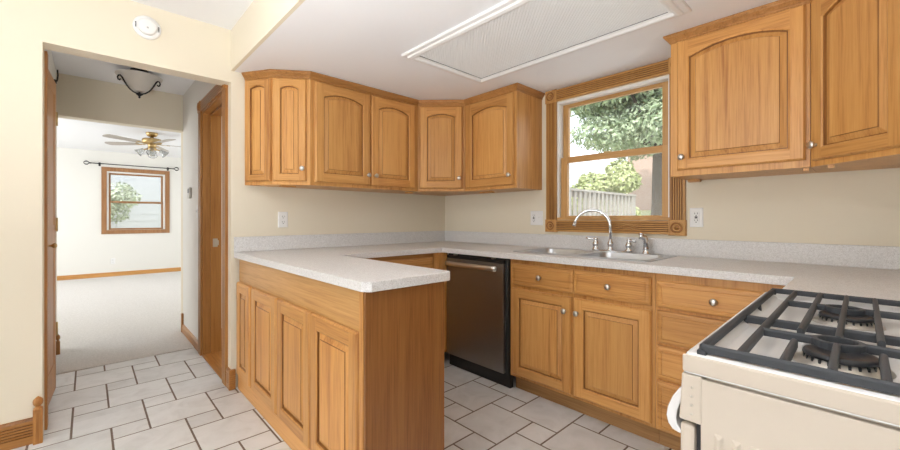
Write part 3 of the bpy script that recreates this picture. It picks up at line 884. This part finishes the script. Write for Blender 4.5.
# ------------------------------------------------------------------ gas range
ENAMEL = mat('almond_enamel', (.62,.545,.455), .28, spec=.5)
COOK = mat('white_enamel', (.80,.80,.80), .16, spec=.55)
CAST = mat('cast_iron_grey', (.052,.057,.064), .55, spec=.35)
CAP = mat('burner_cap_black', (.022,.024,.028), .42)
ALU = mat('burner_aluminium', (.62,.58,.52), .4, .8)
def gas_range():
    X0, X1, Yb, Yf = .700, 1.462, YR+.012, .198
    top = .928
    t = thing('gas_range', 'almond and white gas range with black grates in the right foreground', 'stove', (1.08, -.13, 0))
    M().box(X0+.012, X1-.012, Yb, Yf-.030, .02, .894).build('range_body', ENAMEL, t)
    # side panel with pressed louvres
    sp = M().box(X0+.002, X0+.012, Yb+.004, Yf-.024, .03, .890)
    for i in range(14):
        yy = .150-.022*i
        sp.loft([[(X0+.002,yy-.006,.60),(X0+.002,yy+.006,.60),(X0+.002,yy+.006,.812),(X0+.002,yy-.006,.812)],[(X0-.0015,yy-.0015,.605),(X0-.0015,yy+.0015,.605),(X0-.0015,yy+.0015,.806),(X0-.0015,yy-.0015,.806)]], 0, False, True)
    sp.build('side_panel', ENAMEL, t, bevel=.0015)
    # cooktop pan: rim, recessed floor
    m = M()
    def rc(i, z, zf=0): return [(p[0],p[1],p[2]) for p in rrect(X0+i, X1-i, Yb+i, Yf-i, max(.003,.007-i*.1), z, 3)]
    m.loft([rc(0,.896), rc(0,top-.008), rc(.003,top-.002), rc(.009,top), rc(.016,top), rc(.022,top-.003), rc(.034,top-.013), rc(.05,top-.016)], 0, True, True)
    ck = m.build('cooktop', [COOK], t, recalc=False)
    M().box(X0-.0012, X0+.006, Yb, Yf+.001, .897, top-.0035).build('cooktop_trim', ENAMEL, t, bevel=.003)
    # control panel with end cap (screws)
    cp = M().prism([(Yf-.026,.818),(Yf+.006,.818),(Yf+.002,.894),(Yf-.026,.894)], X0+.0, X1-.0, mat=Matrix(((0,0,1,0),(1,0,0,0),(0,1,0,0),(0,0,0,1))))
    c_ = cp.build('control_panel', ENAMEL, t, bevel=.003)
    sc = M()
    for z in (.832,.846,.860,.874):
        sc.lathe([(.0022,0),(.0022,.0006),(.001,.0008)], 8, 0, True, Matrix.Translation((X0-.0002, Yf-.012, z)) @ Matrix.Rotation(R(-90),4,'Y'))
    sc.build('screw', mat('enamel_screw', (.62,.57,.50), .4), c_)
    for i in range(5):
        k = M().lathe([(.020,0),(.020,.006),(.016,.010),(.015,.024),(.012,.027),(.001,.027)], 16, 0, True, Matrix.Translation((X0+.13+.126*i, Yf+.003, .857)) @ Matrix.Rotation(R(-90),4,'X'))
        k.build('control_knob', BLACK, c_)
    # oven door, drawer, handle
    M().box(X0+.004, X1-.004, Yf-.016, Yf+.006, .22, .812).build('oven_door', ENAMEL, t, bevel=.006)
    M().box(X0+.004, X1-.004, Yf-.016, Yf+.002, .05, .212).build('storage_drawer', ENAMEL, t, bevel=.006)
    h = M()
    prof = [(.004,.868),(.010,.862),(.020,.846),(.028,.826),(.030,.812),(.027,.800),(.020,.792),(.008,.789),(.004,.792),(.012,.803),(.014,.812),(.012,.826),(.004,.850)]
    h.loft([[(x, Yf+.000+a_*k_, z) for a_, z in prof] for x, k_ in ((X0+.010,.92),(X0+.02,1.0),(X1-.02,1.0),(X1-.010,.92))], 0, True, True)
    o = h.build('door_handle', COOK, t, bevel=.002); o['label'] = 'white moulded door handle'
    M().box(X0+.010, X0+.020, Yf-.028, Yf-.017, .03, .815).build('door_gap_seal', BLACK, t)
    for xx in (X0+.06, X1-.06):
        for yy in (Yb+.06, Yf-.08):
            M().lathe([(.02,0),(.02,.012),(.01,.02)], 12, 0, True, Matrix.Translation((xx,yy,0))).build('foot', BLACK, t)
    # burners
    fl = top-.016
    for bx, by in ((.862,.024),(1.212,.024),(.862,-.278),(1.212,-.278)):
        b_ = M()
        b_.lathe([(.058,fl),(.057,fl+.003),(.044,fl+.005),(.0415,fl+.012),(.036,fl+.0135)], 28, 0, True, Matrix.Translation((bx,by,0)))
        for i in range(24):
            a = 2*PI*i/24
            b_.cbox((.0415,0,fl+.009),(.004,.0035,.006), 1, Matrix.Translation((bx,by,0)) @ Matrix.Rotation(a,4,'Z'))
        bb = b_.build('burner', [ALU, CAP], t)
        M().lathe([(.043,fl+.0125),(.0445,fl+.0145),(.043,fl+.019),(.038,fl+.0208),(.030,fl+.0204),(.027,fl+.0192),(.002,fl+.019)], 28, 0, True, Matrix.Translation((bx,by,0))).build('burner_cap', CAP, bb)
        ig = M().lathe([(.004,fl),(.004,fl+.02),(.001,fl+.024)], 8, 0, True, Matrix.Translation((bx+.055,by+.045,0)))
        ig.build('igniter', WHITE, bb)
    # grates
    gz1, gz0 = .944, .930
    w = .0092
    def bar(m, p, q, z0=gz0, z1=gz1, w_=w):
        p = Vector(p); q = Vector(q); d = (q-p); L = d.length; a = math.atan2(d.y, d.x)
        T = Matrix.Translation((p.x,p.y,0)) @ Matrix.Rotation(a,4,'Z')
        h_ = w_/2; b_ = .0028
        sec = [(-h_,z0),(h_,z0),(h_,z1-b_),(h_-b_,z1),(-h_+b_,z1),(-h_,z1-b_)]
        m.loft([[(0,y,z) for y,z in sec],[(L,y,z) for y,z in sec]], 0, True, True, False, True, T)
    def grate(ya, yb, lab):
        ga, gb = .713, 1.425
        m = M()
        yc = (ya+yb)/2
        bar(m, (ga,ya-.0), (gb,ya)); bar(m, (ga,yb), (gb,yb))
        bar(m, (ga,yb), (ga,ya)); bar(m, (gb,yb), (gb,ya))
        y2a, y2b = ya-.047, yb+.047
        bar(m, (ga,y2a), (gb,y2a)); bar(m, (ga,y2b), (gb,y2b))
        bar(m, (1.03,ya), (1.03,yb), gz0-.010, gz1-.008, .012)      # lower cross rail
        for bx in (.897, 1.240):
            for s in (-1, 1):
                bar(m, (bx, yc+s*.030), (bx, yc+s*(ya-yb)/2*.66))
            # ring over the burner
            n = 20; loops = []
            for i in range(n):
                a = 2*PI*i/n
                u = Vector((math.cos(a), math.sin(a)))
                loops.append([(bx+u.x*.021, yc+u.y*.0245, gz0),(bx+u.x*.029, yc+u.y*.033, gz0),(bx+u.x*.029, yc+u.y*.033, gz1-.001),(bx+u.x*.021, yc+u.y*.0245, gz1-.001)])
            m.loft(loops+[loops[0]], 0)
        for dy in (.049, 0, -.049):
            x_in = .862 if dy else .880
            bar(m, (ga,yc+dy), (x_in-.012,yc+dy), gz0, gz1+.001)
            bar(m, (.935 if dy else .918,yc+dy), (gb,yc+dy), gz0, gz1+.001)
        for xx in (ga, gb, 1.03):
            for yy in (ya, yb):
                m.cbox((xx, yy, (gz0+top-.0)/2+.001), (.013,.013,gz0-top+.006))
        for xx in (1.03, 1.19):
            m.tube([(xx,ya-.001,gz0+.003),(xx,ya-.002,top-.006),(xx,ya-.003,top-.014)], [.0055,.0055,.004], 8)
        o = m.build('grate', CAST, t, bevel=.0012)
        o['label'] = lab
    grate(.174, -.118, 'dark cast-iron grate over the two front burners')
    grate(-.132, -.424, 'dark cast-iron grate over the two back burners')
gas_range()

# ------------------------------------------------------------------ ceiling light panel
def light_panel():
    x0, x1, y0, y1 = 1.378, 2.082, .552, 1.897
    z = LOW-.0008
    t = thing('ceiling_light_panel', 'large rectangular ceiling light with ribbed lens and white moulded frame', 'light', (1.73, 1.22, z))
    def rc(i, zz): return [(x0+i,y0+i,zz),(x1-i,y0+i,zz),(x1-i,y1-i,zz),(x0+i,y1-i,zz)]
    m = M(); m.loft([rc(0,z), rc(0,z-.010), rc(.004,z-.014), rc(.024,z-.016), rc(.028,z-.024), rc(.044,z-.028), rc(.056,z-.026), rc(.064,z-.016), rc(.072,z-.014), rc(.074,z-.001)], 0, True, True)
    f = m.build('frame', mat('white_painted_moulding', (.84,.84,.84), .4), t, recalc=False)
    lm = mat('prismatic_acrylic', (.74,.76,.77), .30, spec=.5)
    tt, N, L, p = nt(lm)
    mp = tex_coord(N, L, (1,1,1), 'Object', (0,0,R(45)))
    w1 = N.new('ShaderNodeTexWave'); w1.inputs['Scale'].default_value = 22; L.new(mp.outputs[0], w1.inputs['Vector'])
    w2 = N.new('ShaderNodeTexWave'); w2.inputs['Scale'].default_value = 22; w2.bands_direction = 'Y'; L.new(mp.outputs[0], w2.inputs['Vector'])
    ad = N.new('ShaderNodeMath'); ad.operation = 'ADD'; L.new(w1.outputs['Fac'], ad.inputs[0]); L.new(w2.outputs['Fac'], ad.inputs[1])
    bump(N, L, ad.outputs[0], p, .5, .003)
    p.inputs['Emission Color'].default_value = (1.0,.985,.96,1); p.inputs['Emission Strength'].default_value = .09
    M().box(x0+.073, x1-.073, y0+.073, y1-.073, z-.010, z-.004).build('lens', lm, t)
    M().box(x1-.0765, x1-.0735, y0+.08, y1-.073, z-.0115, z-.0095).box(x0+.075, x1-.075, y1-.0765, y1-.0735, z-.0115, z-.0095).build('lens_edge_gap', SLOT, t)
light_panel()

# ------------------------------------------------------------------ outlets, switches
def plate(name, label, cat, c, facing, gangs, kind, group=None, mat_=WHITE):
    t = thing(name, label, cat, c, {'-y':0,'-x':R(-90)}[facing], group)
    w = .070+.046*(gangs-1); h = .114
    m = M(); 
    def rc(i, y): return [(-w/2+i,y,-h/2+i),(w/2-i,y,-h/2+i),(w/2-i,y,h/2-i),(-w/2+i,y,h/2-i)]
    m.loft([rc(0,-.0005), rc(0,-.003), rc(.004,-.006)], 0, True, True)
    m.build('cover_plate', mat_, t, world=False)
    for gi in range(gangs):
        x = (gi-(gangs-1)/2)*.046
        kd = kind[gi]
        if kd == 'duplex':
            for z in (.020, -.020):
                r = M().lathe([(.0165,0),(.0165,.002),(.015,.003),(.001,.003)], 18, 0, False, Matrix.Translation((x,-.006,z)) @ Matrix.Rotation(R(90),4,'X'))
                rr = r.build('receptacle', mat_, t, world=False)
                M().box(x-.008,x-.0055,-.0093,-.009,z-.001,z+.008).box(x+.0055,x+.008,-.0093,-.009,z-.001,z+.008).cbox((x,-.00915,z-.008),(.005,.0004,.005)).build('slots', SLOT, rr, world=False)
        elif kd == 'gfci':
            r = M().box(x-.0165,x+.0165,-.009,-.006,-.034,.034)
            rr = r.build('receptacle', mat_, t, world=False, bevel=.001)
            for z in (.020,-.020): M().box(x-.008,x-.0055,-.0093,-.009,z-.001,z+.008).box(x+.0055,x+.008,-.0093,-.009,z-.001,z+.008).cbox((x,-.00915,z-.008),(.005,.0004,.005)).build('slots', SLOT, rr, world=False)
            M().box(x-.007,x+.007,-.0102,-.009,.0005,.006).box(x-.007,x+.007,-.0102,-.009,-.006,-.0005).build('test_button', BLACK, rr, world=False)
        else:
            r = M().box(x-.005,x+.005,-.007,-.006,-.012,.012).build('switch_slot', mat_, t, world=False)
            M().box(x-.004,x+.004,-.014,-.0068,-.001,.010).build('toggle', mat_, t, world=False)
    return t
plate('power_outlet', 'white duplex outlet on the cream wall left of the corner, above the peninsula', 'outlet', (1.038, YA-.0003, 1.132), '-y', 1, ['duplex'])
plate('switch_plate', 'white two-gang plate with outlet and switch left of the sink window', 'switch', (XW-.0003, 1.795, 1.143), '-x', 2, ['gfci','toggle'])
plate('power_outlet', 'white outlet with black buttons on the wall right of the sink window', 'outlet', (XW-.0003, .675, 1.147), '-x', 1, ['gfci'])
plate('power_outlet', 'white outlet low on the far room wall beneath the window', 'outlet', (.363, YF-.0003, .30), '-y', 1, ['duplex'])
plate('switch_plate', 'white light switch on the hallway wall beside the oak doorway', 'switch', (HX1-.0003, 3.955, 1.20), '-x', 1, ['toggle'])
t = thing('thermostat', 'small grey thermostat on the right hallway wall', 'thermostat', (HX1, 4.262, 1.37))
M().box(HX1-.022, HX1-.0005, 4.225, 4.30, 1.325, 1.425).build('housing', mat('thermostat_grey', (.55,.54,.50), .4), t, bevel=.004)
M().box(HX1-.0235, HX1-.0222, 4.24, 4.285, 1.375, 1.410).build('display', SLOT, t)

# smoke detector
t = thing('smoke_detector', 'round white smoke detector on the wall above the hallway opening', 'smoke detector', (.256, YA, 2.266))
T = Matrix.Translation((.256, YA-.0004, 2.266)) @ Matrix.Rotation(R(90),4,'X')
M().lathe([(.067,0),(.067,.008),(.064,.013),(.055,.015)], 36, 0, True, T).build('base_ring', WHITE, t)
M().lathe([(.047,.0145),(.047,.028),(.043,.034),(.033,.037),(.001,.038)], 36, 0, True, T).build('detector_body', WHITE, t)
for s in (-1, 1):
    sl = M()
    for k in range(4): sl.cbox((.256+s*.0535, YA-.0150, 2.266-.012+.008*k), (.006,.010,.004))
    sl.build('vent_slot', SLOT, t)
M().cbox((.256, YA-.0384, 2.255), (.010,.001,.010)).build('test_button', mat('grey_button', (.5,.5,.5), .4), t)

# ------------------------------------------------------------------ hallway ceiling lamp
def hall_lamp():
    c = Vector((.315, 4.12, 2.375))
    t = thing('ceiling_lamp', 'frosted glass bowl ceiling lamp with black scrolled iron arms in the hallway', 'lamp', c)
    T = Matrix.Translation(c) @ Matrix.Diagonal((.8,.8,1.06,1))
    M().lathe([(.075,-.0005),(.075,-.010),(.05,-.016),(.012,-.018)], 24, 0, True, T).build('canopy', IRON, t)
    prof = [(.195,-.055),(.197,-.050),(.188,-.060),(.160,-.085),(.120,-.118),(.085,-.150),(.055,-.168),(.012,-.175)]
    inner = [(.010,-.170),(.053,-.162),(.083,-.143),(.118,-.112),(.156,-.080),(.180,-.060),(.195,-.055)]
    M().lathe([(.197,-.050),(.190,-.060),(.160,-.085),(.120,-.118),(.085,-.150),(.055,-.168),(.012,-.175)]+inner, 36, 0, True, T, cap=False).build('glass_bowl', FSHADE, t)
    M().tube([c+Vector((0,0,-.016)), c+Vector((0,0,-.195))], .006, 8).lathe([(.001,-.182),(.030,-.184),(.032,-.190),(.018,-.198),(.008,-.206),(.011,-.212),(.006,-.220),(.001,-.222)], 18, 0, True, T).build('finial', IRON, t)
    for k in range(3):
        a = R(85.6+120*k)
        d = Vector((math.cos(a), math.sin(a), 0))*.80
        pts = [(.028,-.186),(.055,-.182),(.090,-.165),(.120,-.140),(.143,-.112),(.158,-.092),(.172,-.082),(.188,-.086),(.196,-.102),(.190,-.118),(.178,-.120),(.171,-.110)]
        m = M(); m.tube([c+d*r+Vector((0,0,z*1.06)) for r, z in pts], .0055, 8); m.build('scroll_arm', IRON, t)
hall_lamp()

# ------------------------------------------------------------------ far room: curtain rod, ceiling fan
t = thing('curtain_rod', 'black curtain rod with ring finials above the far room window', 'curtain rod', (.66, YF-.09, 2.18))
yr = YF-.09; zr = 2.185
M().tube([(.05,yr,zr),(1.31,yr,zr)], .009, 10).build('rod', IRON, t)
for xx, s in ((.05,-1), (1.31,1)):
    m = M()
    m.tube([(xx,yr,zr),(xx+s*.03,yr,zr)], .013, 10)
    for k in range(4):
        ring = [(xx+s*(.03+.038)+.036*math.cos(2*PI*i/16), yr+.024*math.sin(2*PI*i/16)*math.cos(PI*k/4), zr+.036*math.sin(2*PI*i/16)*(.7+.3*math.sin(PI*k/4))) for i in range(17)]
        m.tube(ring, .0045, 6)
    m.build('finial', IRON, t)
for xx in (.168, 1.235):
    M().cbox((xx,YF-.0045,zr-.005),(.03,.008,.07)).tube([(xx,YF-.004,zr-.012),(xx,yr,zr-.012)], .007, 8).cbox((xx,yr,zr-.008),(.022,.024,.02)).build('bracket', IRON, t)

def fan():
    c = Vector((.715, 7.40, 2.44))
    t = thing('ceiling_fan', 'brass ceiling fan with pale blades and glass lights in the far room', 'ceiling fan', c)
    T = Matrix.Translation(c)
    M().lathe([(.075,-.0005),(.075,-.02),(.06,-.05),(.035,-.06)], 24, 0, True, T).build('canopy', BRASS, t)
    M().lathe([(.022,-.055),(.022,-.075),(.06,-.085),(.115,-.095),(.125,-.115),(.125,-.150),(.110,-.170),(.065,-.180),(.05,-.19),(.05,-.225),(.058,-.232),(.058,-.262),(.035,-.275),(.001,-.28)], 32, 0, True, T).build('motor_housing', BRASS, t)
    bl = mat('whitewashed_blade', (.42,.38,.345), .4)
    for k in range(5):
        a = R(136.86+72*k+4)
        RT = T @ Matrix.Rotation(a,4,'Z') @ Matrix.Translation((0,0,-.172)) @ Matrix.Rotation(R(9),4,'X')
        arm = M().prism([(.10,-.014),(.17,-.012),(.215,-.035),(.225,0),(.215,.035),(.17,.012),(.10,.014)], -.006, 0, mat=RT)
        ar = arm.build('blade_arm', BRASS, t)
        pts = [(.18,-.050),(.57,-.068),(.63,-.062),(.655,-.036),(.662,0),(.655,.036),(.63,.062),(.57,.068),(.18,.050)]
        M().prism(pts, .0005, .007, mat=RT).build('blade', bl, ar)
    cg = mat('clear_ribbed_glass', (.85,.87,.87), .15, **{'Transmission Weight': .75})
    for k in range(4):
        a = R(136.86-90+90*k+35)
        d = Vector((math.cos(a), math.sin(a), 0))
        p0 = c+d*.045+Vector((0,0,-.248)); p1 = c+d*.10+Vector((0,0,-.262))
        ar = M().tube([p0, p1], .010, 8).build('light_arm', BRASS, t)
        ax = (d*.75+Vector((0,0,-.66))).normalized()
        q = Vector((0,0,1)).rotation_difference(ax).to_matrix().to_4x4()
        M().lathe([(.022,-.005),(.028,.01),(.038,.04),(.052,.075),(.062,.095),(.059,.095),(.049,.074),(.035,.04),(.020,.005)], 20, 0, True, Matrix.Translation(p1) @ q, cap=False).build('glass_shade', cg, ar)
fan()

# ------------------------------------------------------------------ outdoors
GRASS = mat('summer_grass', (.36,.40,.22), .95, spec=.1)
tt, N, L, p = nt(GRASS); mp = tex_coord(N, L); n_ = noise(N, L, mp, 6, 6, .7)
r_ = ramp(N, [(.3,(.26,.30,.14)),(.7,(.50,.50,.33))]); L.new(n_.outputs['Fac'], r_.inputs[0]); L.new(r_.outputs[0], p.inputs['Base Color'])
def gz(x, y=0): return max(-.15, -.15+(x-3.2)*.108)
m = M()
nx = 30
for i in range(nx):
    x0 = 2.85+i*1.2; x1 = x0+1.2
    m.add([(x0,-10,gz(x0)),(x1,-10,gz(x1)),(x1,24,gz(x1)),(x0,24,gz(x0))], [(0,1,2,3)])
m.add([(-20,YF+.16,-.15),(2.85,YF+.16,-.15),(2.85,40,-.15),(-20,40,-.15)], [(0,1,2,3)])
gr = m.build('ground', GRASS); gr['kind'] = 'structure'; gr['label'] = 'sunlit grass bank outside the window'; gr['category'] = 'ground'
PATH = mat('pale_concrete', (.72,.70,.66), .9)
m = M(); 
for i in range(6):
    x0 = 9.5+i*1.0; x1 = x0+1.0
    m.add([(x0,4.6-.02*i,gz(x0)+.01),(x1,4.6-.02*(i+1),gz(x1)+.01),(x1,6.0+.2*(i+1),gz(x1)+.01),(x0,6.0+.2*i,gz(x0)+.01)], [(0,1,2,3)])
o = m.build('trim_2', PATH); struct(o, 'pale concrete path on the bank outside', 'path')

def leaf_mat(name, a, b):
    m = mat(name, a, .6, spec=.3)
    t_, N, L, p = nt(m)
    g_ = N.new('ShaderNodeNewGeometry'); r = ramp(N, [(0,a),(1,b)]); L.new(g_.outputs['Random Per Island'], r.inputs[0]); L.new(r.outputs[0], p.inputs['Base Color'])
    p.inputs['Subsurface Weight'].default_value = 0
    return m
def foliage(blobs, n, size, seed):
    rnd = random.Random(seed); m = M()
    tot = sum(b[1][0]*b[1][1]*b[1][2] for b in blobs)
    for c, r in blobs:
        k = int(n*(r[0]*r[1]*r[2])/tot)
        for _ in range(k):
            v = Vector((rnd.gauss(0,1), rnd.gauss(0,1), rnd.gauss(0,1))).normalized()
            q = .72+.30*rnd.random()
            pz = Vector((c[0]+v.x*r[0]*q, c[1]+v.y*r[1]*q, c[2]+v.z*r[2]*q))
            nrm = (v+Vector((rnd.gauss(0,.5), rnd.gauss(0,.5), rnd.gauss(0,.5)+.5))).normalized()
            u = nrm.orthogonal().normalized(); u = Matrix.Rotation(rnd.random()*6.28, 3, nrm) @ u; w = nrm.cross(u)
            s = size*(.6+.8*rnd.random())
            m.add([pz-u*s, pz+w*s*.45-nrm*s*.1, pz+u*s, pz-w*s*.45-nrm*s*.1], [(0,1,2,3)])
    return m
BARK = mat('dark_bark', (.06,.05,.042), .9)
def big_tree():
    bx, by = 12.6, 4.22
    t = thing('maple_tree', 'large leafy tree filling the upper part of the sink window', 'tree', (bx, by, gz(bx)))
    rnd = random.Random(3)
    blobs = []
    for i in range(60):
        a = rnd.random()*2*PI; q = math.sqrt(rnd.random())*2.35; h = 3.6+rnd.random()*4.2
        k = 1-abs(h-5.2)/5
        blobs.append(((bx+math.cos(a)*q*k*1.0-.1, by+math.sin(a)*q*k*1.05+.33, h), (.85+.5*rnd.random(), .85+.5*rnd.random(), .5+.3*rnd.random())))
    foliage(blobs, 80000, .075, 5).build('foliage', leaf_mat('maple_leaves', (.26,.34,.20), (.50,.57,.40)), t, recalc=False)
    tr = M(); z0 = gz(bx)
    tr.tube([(bx,by,z0-.1),(bx,by,z0+.5),(bx+.05,by+.02,2.6),(bx+.02,by,4.2),(bx,by,6.0)], [.30,.20,.17,.14,.06], 12)
    for a, l in ((30,1.8),(100,2.0),(170,1.7),(240,2.0),(310,1.8)):
        d = Vector((math.cos(R(a)), math.sin(R(a)), 0))
        s0 = Vector((bx,by,3.0+.2*(a%3)))
        tr.tube([s0, s0+d*l*.4+Vector((0,0,.6)), s0+d*l+Vector((0,0,1.5))], [.10,.07,.03], 8)
    tr.build('trunk', BARK, t)
big_tree()
def bush():
    bx, by = 9.9, 4.75
    t = thing('shrub', 'round yellow-green shrub growing behind the deck railing', 'shrub', (bx, by, gz(bx)))
    rnd = random.Random(9); blobs = []
    for i in range(22):
        a = rnd.random()*2*PI; q = math.sqrt(rnd.random())*1.05
        blobs.append(((bx+math.cos(a)*q, by+math.sin(a)*q, gz(bx)+.55+rnd.random()*1.75*(1-.40*q)), (.36,.36,.28)))
    foliage(blobs, 16000, .06, 11).build('foliage', leaf_mat('shrub_leaves', (.30,.37,.14), (.56,.60,.32)), t, recalc=False)
    m = M()
    for k in range(4):
        a = 1.57*k; m.tube([(bx,by,gz(bx)-.05),(bx+.2*math.cos(a),by+.2*math.sin(a),gz(bx)+.6),(bx+.4*math.cos(a),by+.4*math.sin(a),gz(bx)+1.1)], [.05,.035,.015], 7)
    m.build('stem', BARK, t)
bush()
def far_tree(x, y, z, s, label, seed, cols):
    t = thing('garden_tree', label, 'tree', (x, y, z))
    rnd = random.Random(seed); blobs = []
    for i in range(16):
        a = rnd.random()*2*PI; q = math.sqrt(rnd.random())*1.1*s
        blobs.append(((x+math.cos(a)*q, y+math.sin(a)*q, z+(1.0+rnd.random()*2.0)*s), (.6*s,.6*s,.45*s)))
    foliage(blobs, 5000, .09*s, seed).build('foliage', leaf_mat('leaves_%d' % seed, *cols), t, recalc=False)
    M().tube([(x,y,z-.05),(x,y,z+1.2*s),(x,y,z+2.4*s)], [.12*s,.09*s,.03*s], 8).build('trunk', BARK, t)
far_tree(.02, 13.2, .1, .62, 'pale green tree seen through the left of the far room window', 21, ((.34,.40,.26),(.60,.64,.50)))

# deck railing
RAILM = mat('weathered_grey_wood', (.34,.32,.29), .8)
def railing():
    y = 3.10; xa, xb = 4.6, 7.85; top = 1.60
    t = thing('deck_railing', 'grey wooden deck railing with balusters outside the sink window', 'railing', ((xa+xb)/2, y, gz(6)))
    M().box(xa, xb, y-.07, y+.07, top-.035, top).box(xa, xb, y-.02, y+.02, top-.13, top-.035).build('top_rail', RAILM, t, bevel=.004)
    M().box(xa, xb, y-.02, y+.02, .68, .76).build('bottom_rail', RAILM, t)
    n = int((xb-xa)/.15)
    for i in range(1, n):
        x = xa+(xb-xa)*i/n
        M().box(x-.032, x+.032, y-.055, y-.02, .66, top-.035).build('baluster', RAILM, t)
    for x in (xa+.05, 6.15, xb-.05):
        M().box(x-.055, x+.055, y-.05, y+.06, gz(x)-.02, top-.035).build('post', RAILM, t)
railing()
m = M()
for i in range(44):
    m.box(2.86+i*.118, 2.86+i*.118+.112, -3.0, 3.04, .40, .43)
struct(m.build('floor', mat('pale_deck_boards', (.62,.59,.55), .85)), 'pale wooden deck boards outside the sink window', 'deck')
def barn():
    BRICK = mat('red_brick', (.48,.19,.155), .85)
    tt, N, L, p = nt(BRICK); mp = tex_coord(N, L, (1,1,1), 'Object', (R(90),0,R(90)))
    b = N.new('ShaderNodeTexBrick'); b.inputs['Scale'].default_value = 3.2; b.inputs['Color1'].default_value = (.50,.20,.165,1); b.inputs['Color2'].default_value = (.43,.165,.135,1); b.inputs['Mortar'].default_value = (.50,.36,.31,1)
    L.new(mp.outputs[0], b.inputs['Vector']); L.new(b.outputs['Color'], p.inputs['Base Color'])
    x0, x1, y0, y1 = 18.5, 23.5, 3.2, 7.55; z0 = gz(18.5)-.1
    t = thing('brick_house', 'red brick house behind the trees beyond the lawn', 'house', (21, 7.4, z0))
    M().box(x0, x1, y0, y1, z0, 5.2).build('wall', BRICK, t)
    m = M(); T = Matrix(((1,0,0,0),(0,1,0,0),(0,0,1,0),(0,0,0,1)))
    m.loft([[(x0-.3,y0-.3,5.2),(x1+.3,y0-.3,5.2),(x1+.3,y1+.3,5.2),(x0-.3,y1+.3,5.2)],[(x0-.3,5.3,6.6),(x1+.3,5.3,6.6),(x1+.3,5.4,6.6),(x0-.3,5.4,6.6)]], 0, True, True)
    m.build('roof', mat('grey_shingles', (.30,.29,.29), .9), t)
    M().box(x0-.03, x0+.02, 4.2, 5.2, 2.6, 3.8).build('window', mat('house_window', (.65,.68,.70), .2), t)
barn()

def garage():
    t = thing('garage', 'pale grey sided garage seen through the far room window', 'garage', (1.2, 16, -.15))
    SID = mat('pale_siding', (.50,.51,.545), .7)
    m = M()
    for i in range(18):
        z = -.15+i*.2
        m.loft([[(-.2,14.5,z),(5.0,14.5,z),(5.0,14.5,z+.2),(-.2,14.5,z+.2)],[(-.2,14.485,z),(5.0,14.485,z),(5.0,14.49,z+.2),(-.2,14.49,z+.2)]], 0, True, True)
    m.box(-.2, 5.0, 14.5, 18.5, -.15, 3.45)
    m.build('wall', SID, t)
    M().loft([[(-.5,14.2,3.45),(5.3,14.2,3.45),(5.3,18.8,3.45),(-.5,18.8,3.45)],[(-.5,16.4,4.9),(5.3,16.4,4.9),(5.3,16.6,4.9),(-.5,16.6,4.9)]], 0, True, True).build('roof', mat('garage_shingles', (.25,.25,.26), .9), t)
    M().box(-.26, -.16, 14.40, 14.50, -.15, 3.45).build('downpipe', mat('white_downpipe', (.6,.6,.6), .5), t)
garage()
